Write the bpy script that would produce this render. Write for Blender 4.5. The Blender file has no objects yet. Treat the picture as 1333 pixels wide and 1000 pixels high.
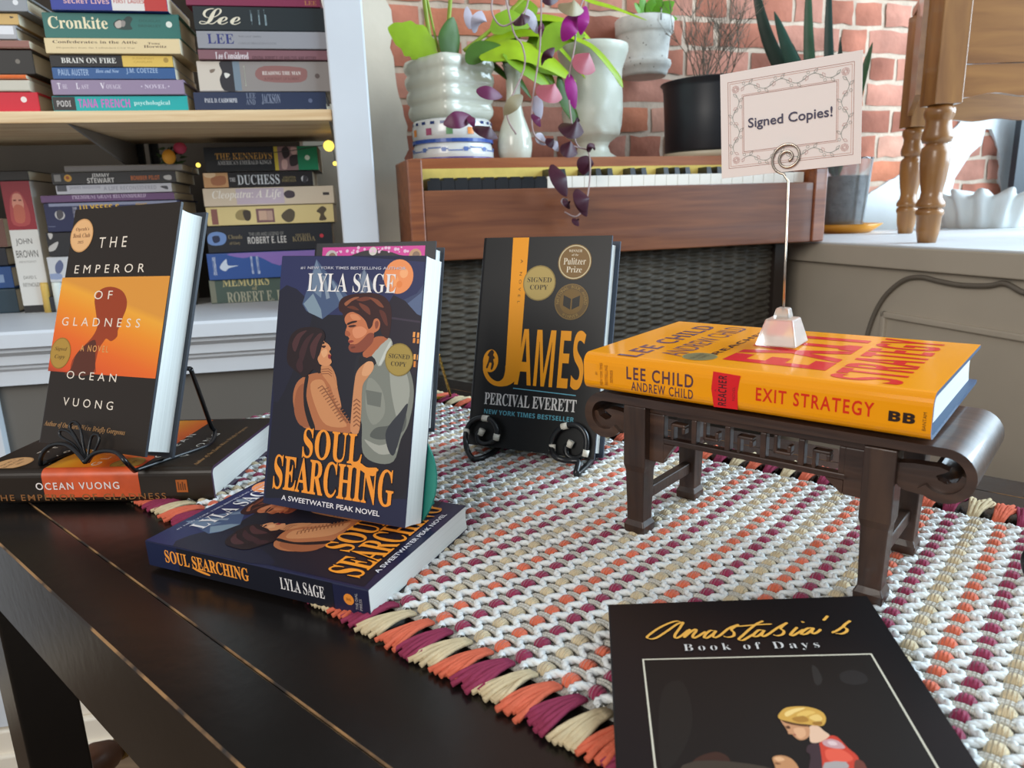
import bpy, math, random
from mathutils import Vector as V, Matrix as MX
from mathutils.geometry import tessellate_polygon
random.seed(7)
R = math.radians
SC = bpy.context.scene
COL = SC.collection
# ------------------------------------------------------------------ camera
FPX, PITCH, ROLL, CAMH = 930.5, .2363, -.0328, .2525
IW, IH = 1333, 1000
cp, sp, cr, sr = math.cos(PITCH), math.sin(PITCH), math.cos(ROLL), math.sin(ROLL)
c_right, c_up, c_fwd = V((1, 0, 0)), V((0, sp, cp)), V((0, cp, -sp))
k_right = c_right*cr + c_up*sr
k_up = c_up*cr - c_right*sr
CAM = V((0, 0, CAMH))
cd = bpy.data.cameras.new('camera'); cam = bpy.data.objects.new('camera', cd); COL.objects.link(cam)
cd.sensor_width = 36; cd.lens = FPX/IW*36; cd.clip_start = .02
m3 = MX((k_right, k_up, -c_fwd)).transposed()
cam.matrix_world = MX.Translation(CAM) @ m3.to_4x4()
cd.dof.use_dof = True; cd.dof.focus_distance = .60; cd.dof.aperture_fstop = 13.0
SC.camera = cam
# ------------------------------------------------------------------ world, daylight, fill light, exposure
wd = bpy.data.worlds.new('world'); SC.world = wd; wd.use_nodes = True
bg = wd.node_tree.nodes['Background']
bg.inputs[0].default_value = (.86, .92, 1.0, 1); bg.inputs[1].default_value = .36
def area(name, loc, target, sx, sy, power, col):
    l = bpy.data.lights.new(name, 'AREA'); l.shape = 'RECTANGLE'; l.size = sx; l.size_y = sy; l.energy = power; l.color = col
    o = bpy.data.objects.new(name, l); COL.objects.link(o); o.location = loc
    o.rotation_euler = (V(target)-V(loc)).to_track_quat('-Z', 'Y').to_euler()
    return o
# the shop-front window at the right, above the display ledge
area('shop_window_daylight', (3.3, 1.0, 1.45), (.3, .8, .25), 3.0, 2.4, 240, (.66, .85, 1.0))
# warm fill light added behind the viewer to the left, no known source there
area('rear_fill_light', (-1.7, -1.9, 1.5), (-.1, 1.0, .2), 1.6, 1.6, 52, (1.0, .95, .88))
SC.view_settings.view_transform = 'Standard'; SC.view_settings.look = 'None'
SC.view_settings.gamma = 1; SC.view_settings.use_curve_mapping = False
SC.view_settings.exposure = .40
# ------------------------------------------------------------------ pixel / plane helpers (where the photo's rays meet real planes)
def ray(u, v):
    x, y = u-IW/2, v-IH/2
    px, py = cr*x+sr*y, -sr*x+cr*y
    return c_right*(px/FPX) + c_fwd - c_up*(py/FPX)
def at_z(u, v, z):
    r = ray(u, v); return CAM + r*((z-CAMH)/r.z)
def at_y(u, v, y):
    r = ray(u, v); return CAM + r*(y/r.y)
def on_plane(u, v, p, n):
    r = ray(u, v); return CAM + r*((V(p)-CAM).dot(n)/r.dot(n))
class Frame:
    """vertical reference plane: X along it, Y back, Z up (world z)"""
    def __init__(s, u, v, y, ang):
        o = at_y(u, v, y); s.o = V((o.x, o.y, 0)); s.a = R(ang)
        s.d = V((math.cos(s.a), math.sin(s.a), 0)); s.n = V((-s.d.y, s.d.x, 0))
        s.M = MX.Translation(s.o) @ MX.Rotation(s.a, 4, 'Z')
    def loc(s, u, v, off=0.):
        p = on_plane(u, v, s.o+s.n*off, s.n)-s.o
        return V((p.dot(s.d), off, p.z))
    def locz(s, u, v, z):
        p = at_z(u, v, z)-s.o
        return V((p.dot(s.d), p.dot(s.n), z))
    def mpp(s, u, v, off):          # metres per pixel there
        return (s.loc(u+4, v, off)-s.loc(u-4, v, off)).length/8
# ------------------------------------------------------------------ materials
def lin(h):
    h = h.lstrip('#'); c = [int(h[i:i+2], 16)/255 for i in (0, 2, 4)]
    return tuple((x/12.92 if x <= .04045 else ((x+.055)/1.055)**2.4) for x in c)+(1,)
_mc = {}
def mat(hexc, rough=.5, metal=0., spec=.5, bump=0., bscale=200., vary=0., vscale=12., coat=0., trans=0., sheen=0., key=''):
    k = (hexc, rough, metal, spec, bump, bscale, vary, vscale, coat, trans, sheen, key)
    if k in _mc: return _mc[k]
    m = bpy.data.materials.new('mat_'+hexc.strip('#')); m.use_nodes = True
    nt = m.node_tree; b = nt.nodes['Principled BSDF']
    b.inputs['Base Color'].default_value = lin(hexc); b.inputs['Roughness'].default_value = rough
    b.inputs['Metallic'].default_value = metal; b.inputs['Specular IOR Level'].default_value = spec
    b.inputs['Coat Weight'].default_value = coat; b.inputs['Transmission Weight'].default_value = trans
    b.inputs['Sheen Weight'].default_value = sheen
    if bump or vary: tc = nt.nodes.new('ShaderNodeTexCoord')
    if bump:
        n = nt.nodes.new('ShaderNodeTexNoise'); n.inputs['Scale'].default_value = bscale; n.inputs['Detail'].default_value = 4
        nt.links.new(tc.outputs['Object'], n.inputs['Vector'])
        bp = nt.nodes.new('ShaderNodeBump'); bp.inputs['Strength'].default_value = bump; bp.inputs['Distance'].default_value = .002
        nt.links.new(n.outputs[0], bp.inputs['Height']); nt.links.new(bp.outputs[0], b.inputs['Normal'])
    if vary:
        n = nt.nodes.new('ShaderNodeTexNoise'); n.inputs['Scale'].default_value = vscale; n.inputs['Detail'].default_value = 5
        nt.links.new(tc.outputs['Object'], n.inputs['Vector'])
        r = nt.nodes.new('ShaderNodeValToRGB'); c = lin(hexc)
        r.color_ramp.elements[0].position = .3; r.color_ramp.elements[1].position = .7
        r.color_ramp.elements[0].color = tuple(x*(1-vary) for x in c[:3])+(1,)
        r.color_ramp.elements[1].color = tuple(min(1, x*(1+vary)) for x in c[:3])+(1,)
        nt.links.new(n.outputs[0], r.inputs[0]); nt.links.new(r.outputs[0], b.inputs['Base Color'])
    _mc[k] = m; return m
def wood(c1, c2, rough=.4, scale=(3, 60, 60), bump=.15, coat=0., key='', detail=6):
    k = ('wood', c1, c2, rough, scale, bump, coat, key)
    if k in _mc: return _mc[k]
    m = bpy.data.materials.new('mat_wood'); m.use_nodes = True; nt = m.node_tree; b = nt.nodes['Principled BSDF']
    tc = nt.nodes.new('ShaderNodeTexCoord'); mp = nt.nodes.new('ShaderNodeMapping'); mp.inputs['Scale'].default_value = scale
    n = nt.nodes.new('ShaderNodeTexNoise'); n.inputs['Scale'].default_value = 1; n.inputs['Detail'].default_value = detail; n.inputs['Distortion'].default_value = .6
    r = nt.nodes.new('ShaderNodeValToRGB'); r.color_ramp.elements[0].color = lin(c1); r.color_ramp.elements[1].color = lin(c2)
    r.color_ramp.elements[0].position = .32; r.color_ramp.elements[1].position = .68
    bp = nt.nodes.new('ShaderNodeBump'); bp.inputs['Strength'].default_value = bump; bp.inputs['Distance'].default_value = .001
    L = nt.links.new
    L(tc.outputs['Object'], mp.inputs[0]); L(mp.outputs[0], n.inputs['Vector']); L(n.outputs[0], r.inputs[0])
    L(r.outputs[0], b.inputs['Base Color']); L(n.outputs[0], bp.inputs['Height']); L(bp.outputs[0], b.inputs['Normal'])
    b.inputs['Roughness'].default_value = rough; b.inputs['Coat Weight'].default_value = coat
    _mc[k] = m; return m
def pages(axis=1, hexc='#dfe0da'):
    k = ('pages', axis, hexc)
    if k in _mc: return _mc[k]
    m = bpy.data.materials.new('mat_pages'); m.use_nodes = True; nt = m.node_tree; b = nt.nodes['Principled BSDF']
    tc = nt.nodes.new('ShaderNodeTexCoord'); mp = nt.nodes.new('ShaderNodeMapping')
    s = [3, 3, 3]; s[axis] = 1500; mp.inputs['Scale'].default_value = s
    n = nt.nodes.new('ShaderNodeTexNoise'); n.inputs['Scale'].default_value = 1; n.inputs['Detail'].default_value = 2
    r = nt.nodes.new('ShaderNodeValToRGB'); c = lin(hexc)
    r.color_ramp.elements[0].position = .3; r.color_ramp.elements[1].position = .6
    r.color_ramp.elements[0].color = tuple(x*.88 for x in c[:3])+(1,); r.color_ramp.elements[1].color = c
    L = nt.links.new; L(tc.outputs['Object'], mp.inputs[0]); L(mp.outputs[0], n.inputs['Vector']); L(n.outputs[0], r.inputs[0]); L(r.outputs[0], b.inputs['Base Color'])
    b.inputs['Roughness'].default_value = .8
    _mc[k] = m; return m
# ------------------------------------------------------------------ mesh builder
class G:
    def __init__(s): s.v = []; s.f = []; s.mi = []; s.sm = []
    def add(s, vs, fs, mi=0, sm=False):
        b = len(s.v); s.v.extend([tuple(p) for p in vs])
        for f in fs:
            s.f.append(tuple(i+b for i in f)); s.mi.append(mi); s.sm.append(sm)
        return s
    def box(s, a, b, mi=0, M=None):
        x0, y0, z0 = a; x1, y1, z1 = b
        vs = [V(p) for p in ((x0,y0,z0),(x1,y0,z0),(x1,y1,z0),(x0,y1,z0),(x0,y0,z1),(x1,y0,z1),(x1,y1,z1),(x0,y1,z1))]
        if M is not None: vs = [M @ p for p in vs]
        return s.add(vs, [(0,3,2,1),(4,5,6,7),(0,1,5,4),(1,2,6,5),(2,3,7,6),(3,0,4,7)], mi)
    def hexa(s, bot, top, mi=0):       # 4 bottom + 4 top points
        return s.add(list(bot)+list(top), [(0,3,2,1),(4,5,6,7),(0,1,5,4),(1,2,6,5),(2,3,7,6),(3,0,4,7)], mi)
    def prism(s, pts, ext, mi=0, mi_side=None, sm=False):   # planar polygon (3D pts) pushed along ext
        n = len(pts); ext = V(ext); a = [V(p) for p in pts]; b = [p+ext for p in a]
        tri = tessellate_polygon([a])
        s.add(a, [tuple(t) for t in tri], mi); s.add(b, [tuple(reversed(t)) for t in tri], mi)
        s.add(a+b, [(i, (i+1) % n, n+(i+1) % n, n+i) for i in range(n)], mi if mi_side is None else mi_side, sm)
        return s
    def tube(s, path, r, n=8, mi=0, closed=False, caps=True, sm=True):
        P = [V(p) for p in path]; k = len(P)
        if k < 2: return s
        rr = r if isinstance(r, (list, tuple)) else [r]*k
        T = []
        for i in range(k):
            a = P[(i-1) % k] if (closed or i > 0) else P[i]; b = P[(i+1) % k] if (closed or i < k-1) else P[i]
            t = b-a; T.append(t.normalized() if t.length > 1e-9 else V((0, 0, 1)))
        up = V((0, 0, 1)) if abs(T[0].z) < .9 else V((1, 0, 0))
        N = (up-T[0]*up.dot(T[0])).normalized(); vs = []
        for i in range(k):
            N = (N-T[i]*N.dot(T[i]))
            N = N.normalized() if N.length > 1e-6 else T[i].orthogonal().normalized()
            B = T[i].cross(N)
            for j in range(n):
                a = 2*math.pi*j/n; vs.append(P[i]+(N*math.cos(a)+B*math.sin(a))*rr[i])
        fs = []
        for i in range(k if closed else k-1):
            i2 = (i+1) % k
            for j in range(n):
                j2 = (j+1) % n; fs.append((i*n+j, i*n+j2, i2*n+j2, i2*n+j))
        s.add(vs, fs, mi, sm)
        if caps and not closed:
            b = len(s.v)-len(vs)
            s.f.append(tuple(b+j for j in reversed(range(n)))); s.mi.append(mi); s.sm.append(False)
            s.f.append(tuple(b+(k-1)*n+j for j in range(n))); s.mi.append(mi); s.sm.append(False)
        return s
    def lathe(s, prof, n=32, mi=0, c=(0, 0, 0), rf=None, sm=True, cap=True):   # prof: (r, z)
        c = V(c); vs = []
        for r, z in prof:
            for j in range(n):
                a = 2*math.pi*j/n; k = rf(a, z) if rf else 1
                vs.append(c+V((math.cos(a)*r*k, math.sin(a)*r*k, z)))
        fs = [(i*n+j, i*n+(j+1) % n, (i+1)*n+(j+1) % n, (i+1)*n+j) for i in range(len(prof)-1) for j in range(n)]
        s.add(vs, fs, mi, sm)
        if cap:
            b = len(s.v)-len(vs)
            s.f.append(tuple(b+j for j in reversed(range(n)))); s.mi.append(mi); s.sm.append(False)
            e = b+(len(prof)-1)*n
            s.f.append(tuple(e+j for j in range(n))); s.mi.append(mi); s.sm.append(False)
        return s
    def ball(s, c, r, mi=0, n=12, m=8):
        rx, ry, rz = (r, r, r) if not isinstance(r, (tuple, list)) else r
        c = V(c); vs = []
        for i in range(m+1):
            t = math.pi*i/m
            for j in range(n):
                a = 2*math.pi*j/n; vs.append(c+V((rx*math.sin(t)*math.cos(a), ry*math.sin(t)*math.sin(a), rz*math.cos(t))))
        return s.add(vs, [(i*n+j, (i+1)*n+j, (i+1)*n+(j+1) % n, i*n+(j+1) % n) for i in range(m) for j in range(n)], mi, True)
    def mesh(s, name, mats):
        me = bpy.data.meshes.new(name); me.from_pydata(s.v, [], s.f)
        for m in (mats if isinstance(mats, (list, tuple)) else [mats]): me.materials.append(m)
        me.polygons.foreach_set('material_index', s.mi); me.polygons.foreach_set('use_smooth', s.sm)
        me.update(); return me
    def build(s, name, mats, parent=None, M=None, label=None, bevel=0., recalc=True):
        me = s.mesh(name, mats)
        if recalc:
            import bmesh
            bm = bmesh.new(); bm.from_mesh(me); bmesh.ops.recalc_face_normals(bm, faces=bm.faces); bm.to_mesh(me); bm.free()
        o = bpy.data.objects.new(name, me); COL.objects.link(o)
        if parent is not None: o.parent = parent
        if M is not None: o.matrix_world = M
        if label: o['label'] = label
        if bevel:
            b = o.modifiers.new('bevel', 'BEVEL'); b.width = bevel; b.segments = 2; b.limit_method = 'ANGLE'
        return o
def tag(o, label, cat, group=None, kind=None):
    o['label'] = label; o['category'] = cat
    if group: o['group'] = group
    if kind: o['kind'] = kind
    return o
def thing(name, label, cat, M=None, group=None):
    o = bpy.data.objects.new(name, None); COL.objects.link(o); o.empty_display_size = .03
    if M is not None: o.matrix_world = M
    return tag(o, label, cat, group)
def struct(o): o['kind'] = 'structure'; return o
def smooth_path(pts, sub=6, closed=False):
    P = [V(p) for p in pts]; n = len(P); out = []
    rng = range(n) if closed else range(n-1)
    for i in rng:
        g = (lambda k: P[k % n]) if closed else (lambda k: P[min(max(k, 0), n-1)])
        p0, p1, p2, p3 = g(i-1), g(i), g(i+1), g(i+2)
        for j in range(sub):
            t = j/sub
            out.append(.5*((2*p1)+(p2-p0)*t+(2*p0-5*p1+4*p2-p3)*t*t+(3*p1-p0-3*p2+p3)*t**3))
    if not closed: out.append(P[-1])
    return out
# ------------------------------------------------------------------ printed matter
def _mb(s, up, lo):
    r = ''
    for ch in s:
        if 'A' <= ch <= 'Z': r += chr(up+ord(ch)-65)
        elif 'a' <= ch <= 'z': r += (chr(0x210E) if (lo == 0x1D44E and ch == 'h') else chr(lo+ord(ch)-97))
        elif '0' <= ch <= '9' and up == 0x1D400: r += chr(0x1D7CE+ord(ch)-48)
        else: r += ch
    return r
STY = dict(serif=(0x1D400, 0x1D41A), serifit=(0x1D468, 0x1D482), lightit=(0x1D434, 0x1D44E), script=(0x1D4D0, 0x1D4EA),
           sansb=(0x1D5D4, 0x1D5EE), sansit=(0x1D608, 0x1D622), mono=(0x1D670, 0x1D68A))
_tc = {}
def text_geo(s, style, space=1., off=0.):
    k = (s, style, space, off)
    if k in _tc: return _tc[k]
    cu = bpy.data.curves.new('lettering', 'FONT'); cu.body = _mb(s, *STY[style]) if style in STY else s
    cu.space_character = space; cu.resolution_u = 3; cu.offset = off
    o = bpy.data.objects.new('lettering', cu); me = bpy.data.meshes.new_from_object(o)
    vs = [(v.co.x, v.co.y) for v in me.vertices]; fs = [tuple(p.vertices) for p in me.polygons]
    bpy.data.objects.remove(o); bpy.data.curves.remove(cu); bpy.data.meshes.remove(me)
    x0 = min(v[0] for v in vs); x1 = max(v[0] for v in vs); y0 = min(v[1] for v in vs); y1 = max(v[1] for v in vs)
    vs = [((x-x0)/(x1-x0), (y-y0)/(y1-y0)) for x, y in vs]
    _tc[k] = (vs, fs, (x1-x0)/(y1-y0)); return _tc[k]
class Face:
    """a printed face of a thing: local origin O, S to the right, T up, N outwards"""
    def __init__(s, root, O, S, T, N):
        s.root, s.O, s.S, s.T, s.N = root, V(O), V(S), V(T), V(N); s.lev = 0
        M = root.matrix_world; s.wO = M @ s.O; s.wn = (M.to_3x3() @ s.N).normalized(); s.Mi = M.inverted(); s.h = 1.5e-4
    def st(s, u, v):
        p = s.Mi @ on_plane(u, v, s.wO, s.wn)-s.O
        return (p.dot(s.S), p.dot(s.T))
class Ink:
    def __init__(s, face, c=None):
        s.F = face; s.ops = []; s.c = c or (0, 0, 1)
    def q(s, u, v):                    # crop pixel -> face coordinates
        x0, y0, k = s.c; return s.F.st(x0+u*k, y0+v*k)
    def poly(s, pts, hexc, sub=0, rough=.4):
        if sub: pts = [(p.x, p.y) for p in smooth_path([V((a, b, 0)) for a, b in pts], sub, True)]
        a = [V((x, y, 0)) for x, y in pts]
        try: tri = tessellate_polygon([a])
        except Exception: return s
        s.ops.append((pts, [tuple(t) for t in tri], hexc, rough)); return s
    def ppoly(s, pts, hexc, sub=4, rough=.4): return s.poly([s.q(*p) for p in pts], hexc, sub, rough)
    def rect(s, a, b, hexc, rough=.4):
        return s.poly([(a[0], a[1]), (b[0], a[1]), (b[0], b[1]), (a[0], b[1])], hexc, 0, rough)
    def prect(s, x0, y0, x1, y1, hexc, rough=.4): return s.rect(s.q(x0, y1), s.q(x1, y0), hexc, rough)
    def disc(s, c, r, hexc, n=28, rough=.4, ry=None):
        ry = ry or r
        return s.poly([(c[0]+r*math.cos(2*math.pi*i/n), c[1]+ry*math.sin(2*math.pi*i/n)) for i in range(n)], hexc, 0, rough)
    def line(s, pts, w, hexc, rough=.4):
        P = [V((a, b)) for a, b in pts]
        for a, b in zip(P[:-1], P[1:]):
            d = (b-a)
            if d.length < 1e-7: continue
            d.normalize(); n = V((-d.y, d.x))*w/2; e = d*w*.3
            s.poly([tuple(a-n-e), tuple(b-n+e), tuple(b+n+e), tuple(a+n-e)], hexc, 0, rough)
        return s
    def text(s, t, style, a, b, hexc, space=1., off=0., keep=False, rough=.4, shear=0., warp=None):
        """a = lower-left, b = upper-right (face coordinates)"""
        vs, fs, asp = text_geo(t, style, space, off)
        w, h = b[0]-a[0], b[1]-a[1]
        if keep:
            w2 = h*asp
            if w2 < w: a = (a[0]+(w-w2)/2, a[1]); w = w2
        pts = []
        for x, y in vs:
            if warp: x, y = warp(x, y)
            pts.append((a[0]+x*w+shear*(y-.5)*h, a[1]+y*h))
        s.ops.append((pts, fs, hexc, rough)); return s
    def ptext(s, t, style, x0, y0, x1, y1, hexc, **k):     # crop pixels: top-left, bottom-right of the ink
        A, B = s.q(x0, y0), s.q(x1, y1)
        return s.text(t, style, (min(A[0], B[0]), min(A[1], B[1])), (max(A[0], B[0]), max(A[1], B[1])), hexc, **k)
    def brush(s, pts, w, hexc, sub=6):                     # one pen stroke, thick going down, thin going up
        P_ = smooth_path([V((*s.q(*p), 0)) for p in pts], sub); n = len(P_); vs = []; fs = []
        for i, p in enumerate(P_):
            d = (P_[min(i+1, n-1)]-P_[max(i-1, 0)])
            d = d.normalized() if d.length > 1e-9 else V((1, 0, 0))
            ww = w*(.30+.70*abs(d.dot(V((.45, .89, 0)))))*(.45 if i in (0, n-1) else 1)/2; nn = V((-d.y, d.x, 0))*ww
            vs += [(p.x-nn.x, p.y-nn.y), (p.x+nn.x, p.y+nn.y)]
        fs = [(2*i, 2*i+2, 2*i+3, 2*i+1) for i in range(n-1)]
        s.ops.append((vs, fs, hexc, .4)); return s
    def prow(s, t, style, A, B, hexc, **k):                # a line of print: A, B = (u, v top, v bottom) at its two ends, crop pixels
        a0, a1, b0, b1 = s.q(A[0], A[1]), s.q(A[0], A[2]), s.q(B[0], B[1]), s.q(B[0], B[2])
        h = (a0[1]-a1[1]+b0[1]-b1[1])/2; c = (a0[1]+a1[1]+b0[1]+b1[1])/4
        return s.text(t, style, ((a0[0]+a1[0])/2, c-h/2), ((b0[0]+b1[0])/2, c+h/2), hexc, **k)
    def vtext(s, t, style, a, b, hexc, down=True, **k):    # lettering turned a quarter: box a..b, reading up or down
        vs, fs, asp = text_geo(t, style, k.get('space', 1.), k.get('off', 0.))
        w, h = b[0]-a[0], b[1]-a[1]
        pts = [((a[0]+y*w, b[1]-x*h) if down else (b[0]-y*w, a[1]+x*h)) for x, y in vs]
        s.ops.append((pts, fs, hexc, .4)); return s
    def build(s, name, label=None, face=None, clip=None, step=1.2e-5):
        F = face or s.F; g = G(); mats = []; idx = {}; step = min(step, 4e-4/max(1, len(s.ops)))
        for pts, fs, hexc, rough in s.ops:
            F.h += step; e = F.h; k = (hexc, rough)
            if k not in idx: idx[k] = len(mats); mats.append(mat(hexc, rough, 0, .3) if not isinstance(hexc, bpy.types.Material) else hexc)
            if clip: pts = [(min(max(x, clip[0]), clip[1]), min(max(y, clip[2]), clip[3])) for x, y in pts]
            g.add([F.O+F.S*x+F.T*y+F.N*e for x, y in pts], fs, idx[k])
        par = next((c for c in F.root.children if c.name.split('.')[0] in ('cover', 'card')), F.root)
        return g.build(name, mats, par, label=label, recalc=False)
# ------------------------------------------------------------------ books
# book-local axes: x from spine (0) to fore-edge (w), y from front cover (0) to back cover (t), z from foot (0) to head (h)
def euler_frame(pos, yaw, lean, roll):
    return MX.Translation(pos) @ MX.Rotation(yaw, 4, 'Z') @ MX.Rotation(lean, 4, 'X') @ MX.Rotation(roll, 4, 'Y')
LIE = MX(((0, 0, -1, 0), (1, 0, 0, 0), (0, -1, 0, 0), (0, 0, 0, 1)))
def lying(M, length, t):               # frame of a lying book (x along the spine, y away, z up) -> book axes
    return M @ MX.Translation((length, 0, t)) @ LIE
def book_body(root, w, h, t, cover, edge=None, hard=True, rr=.004, bt=None, inset=None, pg='#dfe0da', rough=.4, cover_mat=None, pg_axis=1, sag=0.):
    bt = bt or (.0026 if hard else .0006); inset = inset if inset is not None else (.0045 if hard else .0002)
    rr = min(rr, t*.49); out = [(w, 0.)]; k = 5
    for i in range(k+1):
        a = math.pi/2*i/k; out.append((rr-rr*math.sin(a), rr-rr*math.cos(a)))
    for i in range(k+1):
        a = math.pi/2*i/k; out.append((rr-rr*math.cos(a), t-rr+rr*math.sin(a)))
    out.append((w, t)); r2 = max(rr-bt, .0003)
    inn = [(w, bt)]
    for i in range(k+1):
        a = math.pi/2*i/k; inn.append((bt+r2-r2*math.sin(a), bt+r2-r2*math.cos(a)))
    for i in range(k+1):
        a = math.pi/2*i/k; inn.append((bt+r2-r2*math.cos(a), t-bt-r2+r2*math.sin(a)))
    inn.append((w, t-bt)); n = len(out)
    vs = [(x, y, z) for z in (0, h) for x, y in out]+[(x, y, z) for z in (0, h) for x, y in inn]
    g = G(); o0, o1, i0, i1 = 0, n, 2*n, 3*n
    g.add(vs, [(o0+i, o0+i+1, o1+i+1, o1+i) for i in range(n-1)], 0)
    b = len(g.v); g.add(vs, [(i0+i, i1+i, i1+i+1, i0+i+1) for i in range(n-1)]+[(o0+i, i0+i, i0+i+1, o0+i+1) for i in range(n-1)]
          + [(o1+i, o1+i+1, i1+i+1, i1+i) for i in range(n-1)]+[(o0, o1, i1, i0), (o0+n-1, i0+n-1, i1+n-1, o1+n-1)], 1)
    c = cover_mat or mat(cover, rough, 0, .3)
    g.build('cover', [c, mat(edge or cover, .5)], root, recalc=False)
    p = G(); e = bt+.0002; x1 = w-inset; q = .004 if hard else .0012
    fe = [(x1-q*math.sin(math.pi*i/6), e+(t-2*e)*i/6) for i in range(7)]
    sec = [(e, e)]+fe+[(e, t-e)]
    p.prism([V((x, y, inset)) for x, y in sec], (0, 0, h-2*inset), 0)
    p.build('page_block', pages(pg_axis, pg), root)
    return root
def front(root): return Face(root, (0, 0, 0), (1, 0, 0), (0, 0, 1), (0, -1, 0))
def spine(root, h, t): return Face(root, (0, t, h), (0, 0, -1), (0, -1, 0), (-1, 0, 0))   # s: head to foot, t: up when lying
def seal(ink, c, r, base, rim, lines, tint, ry=None):
    ry = ry or r
    ink.disc(c, r, rim, ry=ry); ink.disc(c, r*.93, base, ry=ry*.93)
    for txt, sty, dy, hh, ww in lines:
        ink.text(txt, sty, (c[0]-ww*r, c[1]+(dy-hh/2)*ry), (c[0]+ww*r, c[1]+(dy+hh/2)*ry), tint)
    return ink
# ================================================================== ROOM
FB = Frame(150, 142, 1.30, 10.4)        # front plane of the bookcase
FP = Frame(536, 270, 1.35, 17.4)        # front plane of the piano; the brick wall is parallel to it
WALL = .50                              # brick face behind the piano front
FLOOR = -.82
# floor
g = G(); g.box((-3, -2.5, FLOOR-.05), (3.2, 3.0, FLOOR))
fl = struct(g.build('floor', wood('#5a4634', '#7c644b', .5, (2, 30, 30))))
# brick wall: mortar bed with single rough bricks in it
def brick_mat(c, k):
    return mat(c, .9, 0, .2, .9, 60, .30, 9, key='brick%d' % k)
bm_ = [brick_mat(c, i) for i, c in enumerate(['#b8806e', '#aa6c58', '#c4917d', '#98604f', '#bb7559'])]
WX0 = -.16
g = G(); g.box((WX0, WALL, FLOOR), (2.6, WALL+.2, 2.4), 0)
rng = random.Random(3)
course = 0.0735; row = 0; z = FLOOR+.01; z = .0
z0 = -.36
for row in range(38):
    zz = z0+row*course
    x = WX0+(-.09 if row % 2 else 0.01)+rng.uniform(-.02, .02)
    while x < 2.55:
        L = rng.choice([.205, .205, .205, .10]) if row % 5 else .105
        d = rng.uniform(.0055, .0095); j = lambda a=.004: rng.uniform(-a, a)
        x1 = min(x+L-.013, 2.58); x = max(x, WX0); b0, b1 = zz+.005, zz+course-.008
        Y = WALL-d; nx = 4
        # front face as a rough little grid so that edges crumble
        vs = []; fs = []; m = max(3, int(L/.035)); nz = 3
        for iz in range(nz+1):
            for ix in range(m+1):
                ed = ix in (0, m) or iz in (0, nz)
                px = x+(x1-x)*ix/m+(j(.003) if ed else 0); pz = b0+(b1-b0)*iz/nz+(j(.003) if ed else 0)
                vs.append((px, Y+(.005 if ed else rng.uniform(-.003, .002)), pz))
        for iz in range(nz):
            for ix in range(m):
                a = iz*(m+1)+ix; fs.append((a, a+1, a+m+2, a+m+1))
        k = rng.choice([0, 0, 1, 1, 2, 3, 4])+1
        g.add(vs, fs, k, True)
        x += L
wallo = struct(g.build('wall_back', [mat('#c3ae9b', .95, 0, .2, 1., 90, .18, 14)]+bm_, M=FP.M, recalc=False))
# plaster still clinging to the brick, with ragged edges
def rag(pts, amp=.008, sub=5, seed=1):
    rr = random.Random(seed); out = []
    for a, b in zip(pts, pts[1:]+pts[:1]):
        a, b = V(a), V(b); n = max(2, int((b-a).length/.02))
        for i in range(n):
            p = a.lerp(b, i/n); out.append(p+V((rr.uniform(-amp, amp), 0, rr.uniform(-amp, amp))))
    return out
PW = WALL-.012
pl = lambda u, v: FP.loc(u, v, PW)
A = [pl(500, -40), pl(503, 2), pl(512, 22), pl(507, 60), pl(513, 95), pl(521, 125), pl(532, 165), pl(528, 205), pl(532, 330), pl(532, 480)]
g = G(); g.prism(rag([V((WX0, PW, 2.3)), V((A[0].x, PW, 2.3))]+A+[V((A[-1].x, PW, FLOOR)), V((WX0, PW, FLOOR))], .006), (0, .014, 0))
struct(g.build('wall_plaster', mat('#d5cdbd', .85, 0, .3, .3, 40, .08, 6), M=FP.M))
B = [pl(1020, 300), pl(1118, 262), pl(1140, 246), pl(1165, 232), pl(1186, 214), pl(1215, 190), pl(1232, 178), pl(1246, 165), pl(1252, 150), pl(1250, 120), pl(1345, 90), pl(1500, 60)]
hole = [pl(1240, 246), pl(1243, 232), pl(1256, 212), pl(1264, 200), pl(1278, 188), pl(1283, 168), pl(1291, 168), pl(1297, 185), pl(1302, 205), pl(1300, 225), pl(1306, 258), pl(1296, 256), pl(1270, 250)]
g = G()
outer = rag(B+[V((2.3, PW, B[-1].z)), V((2.3, PW, -.4)), V((B[0].x, PW, -.4))], .005, seed=4)
tri = tessellate_polygon([outer, hole]); allp = outer+hole
g.add(allp, [tuple(t) for t in tri]); back = [p+V((0, .014, 0)) for p in allp]
for ring, b in ((outer, 0), (hole, len(outer))):
    n = len(ring); g.add([p for p in ring]+[p+V((0, .014, 0)) for p in ring], [(i, (i+1) % n, n+(i+1) % n, n+i) for i in range(n)])
struct(g.build('wall_plaster_right', mat('#d6dadb', .8, 0, .3, .25, 40, .04, 6), M=FP.M))
# display ledge (platform of the shop window) at the right, at a right angle to the brick wall
LC = at_y(1069, 314.7, 1.63); ZL = LC.z
LA = R(104.5-180)                         # direction of its front edge, towards the viewer
ld = V((math.cos(LA), math.sin(LA), 0)); ln = V((-ld.y, ld.x, 0))   # ln points to the right, away from the room
LM = MX(((ld.x, ln.x, 0, LC.x), (ld.y, ln.y, 0, LC.y), (0, 0, 1, 0), (0, 0, 0, 1)))
lipz = on_plane(1043.5, 342.8, LC, ln).z; lipz = ZL-.046
g = G(); g.box((-.42, 0, ZL-.005), (1.5, 1.5, ZL), 1); g.box((-.42, -.001, lipz), (1.5, .04, ZL-.004), 0)
g.box((-.42, .014, FLOOR), (1.5, .05, lipz), 0)
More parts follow.
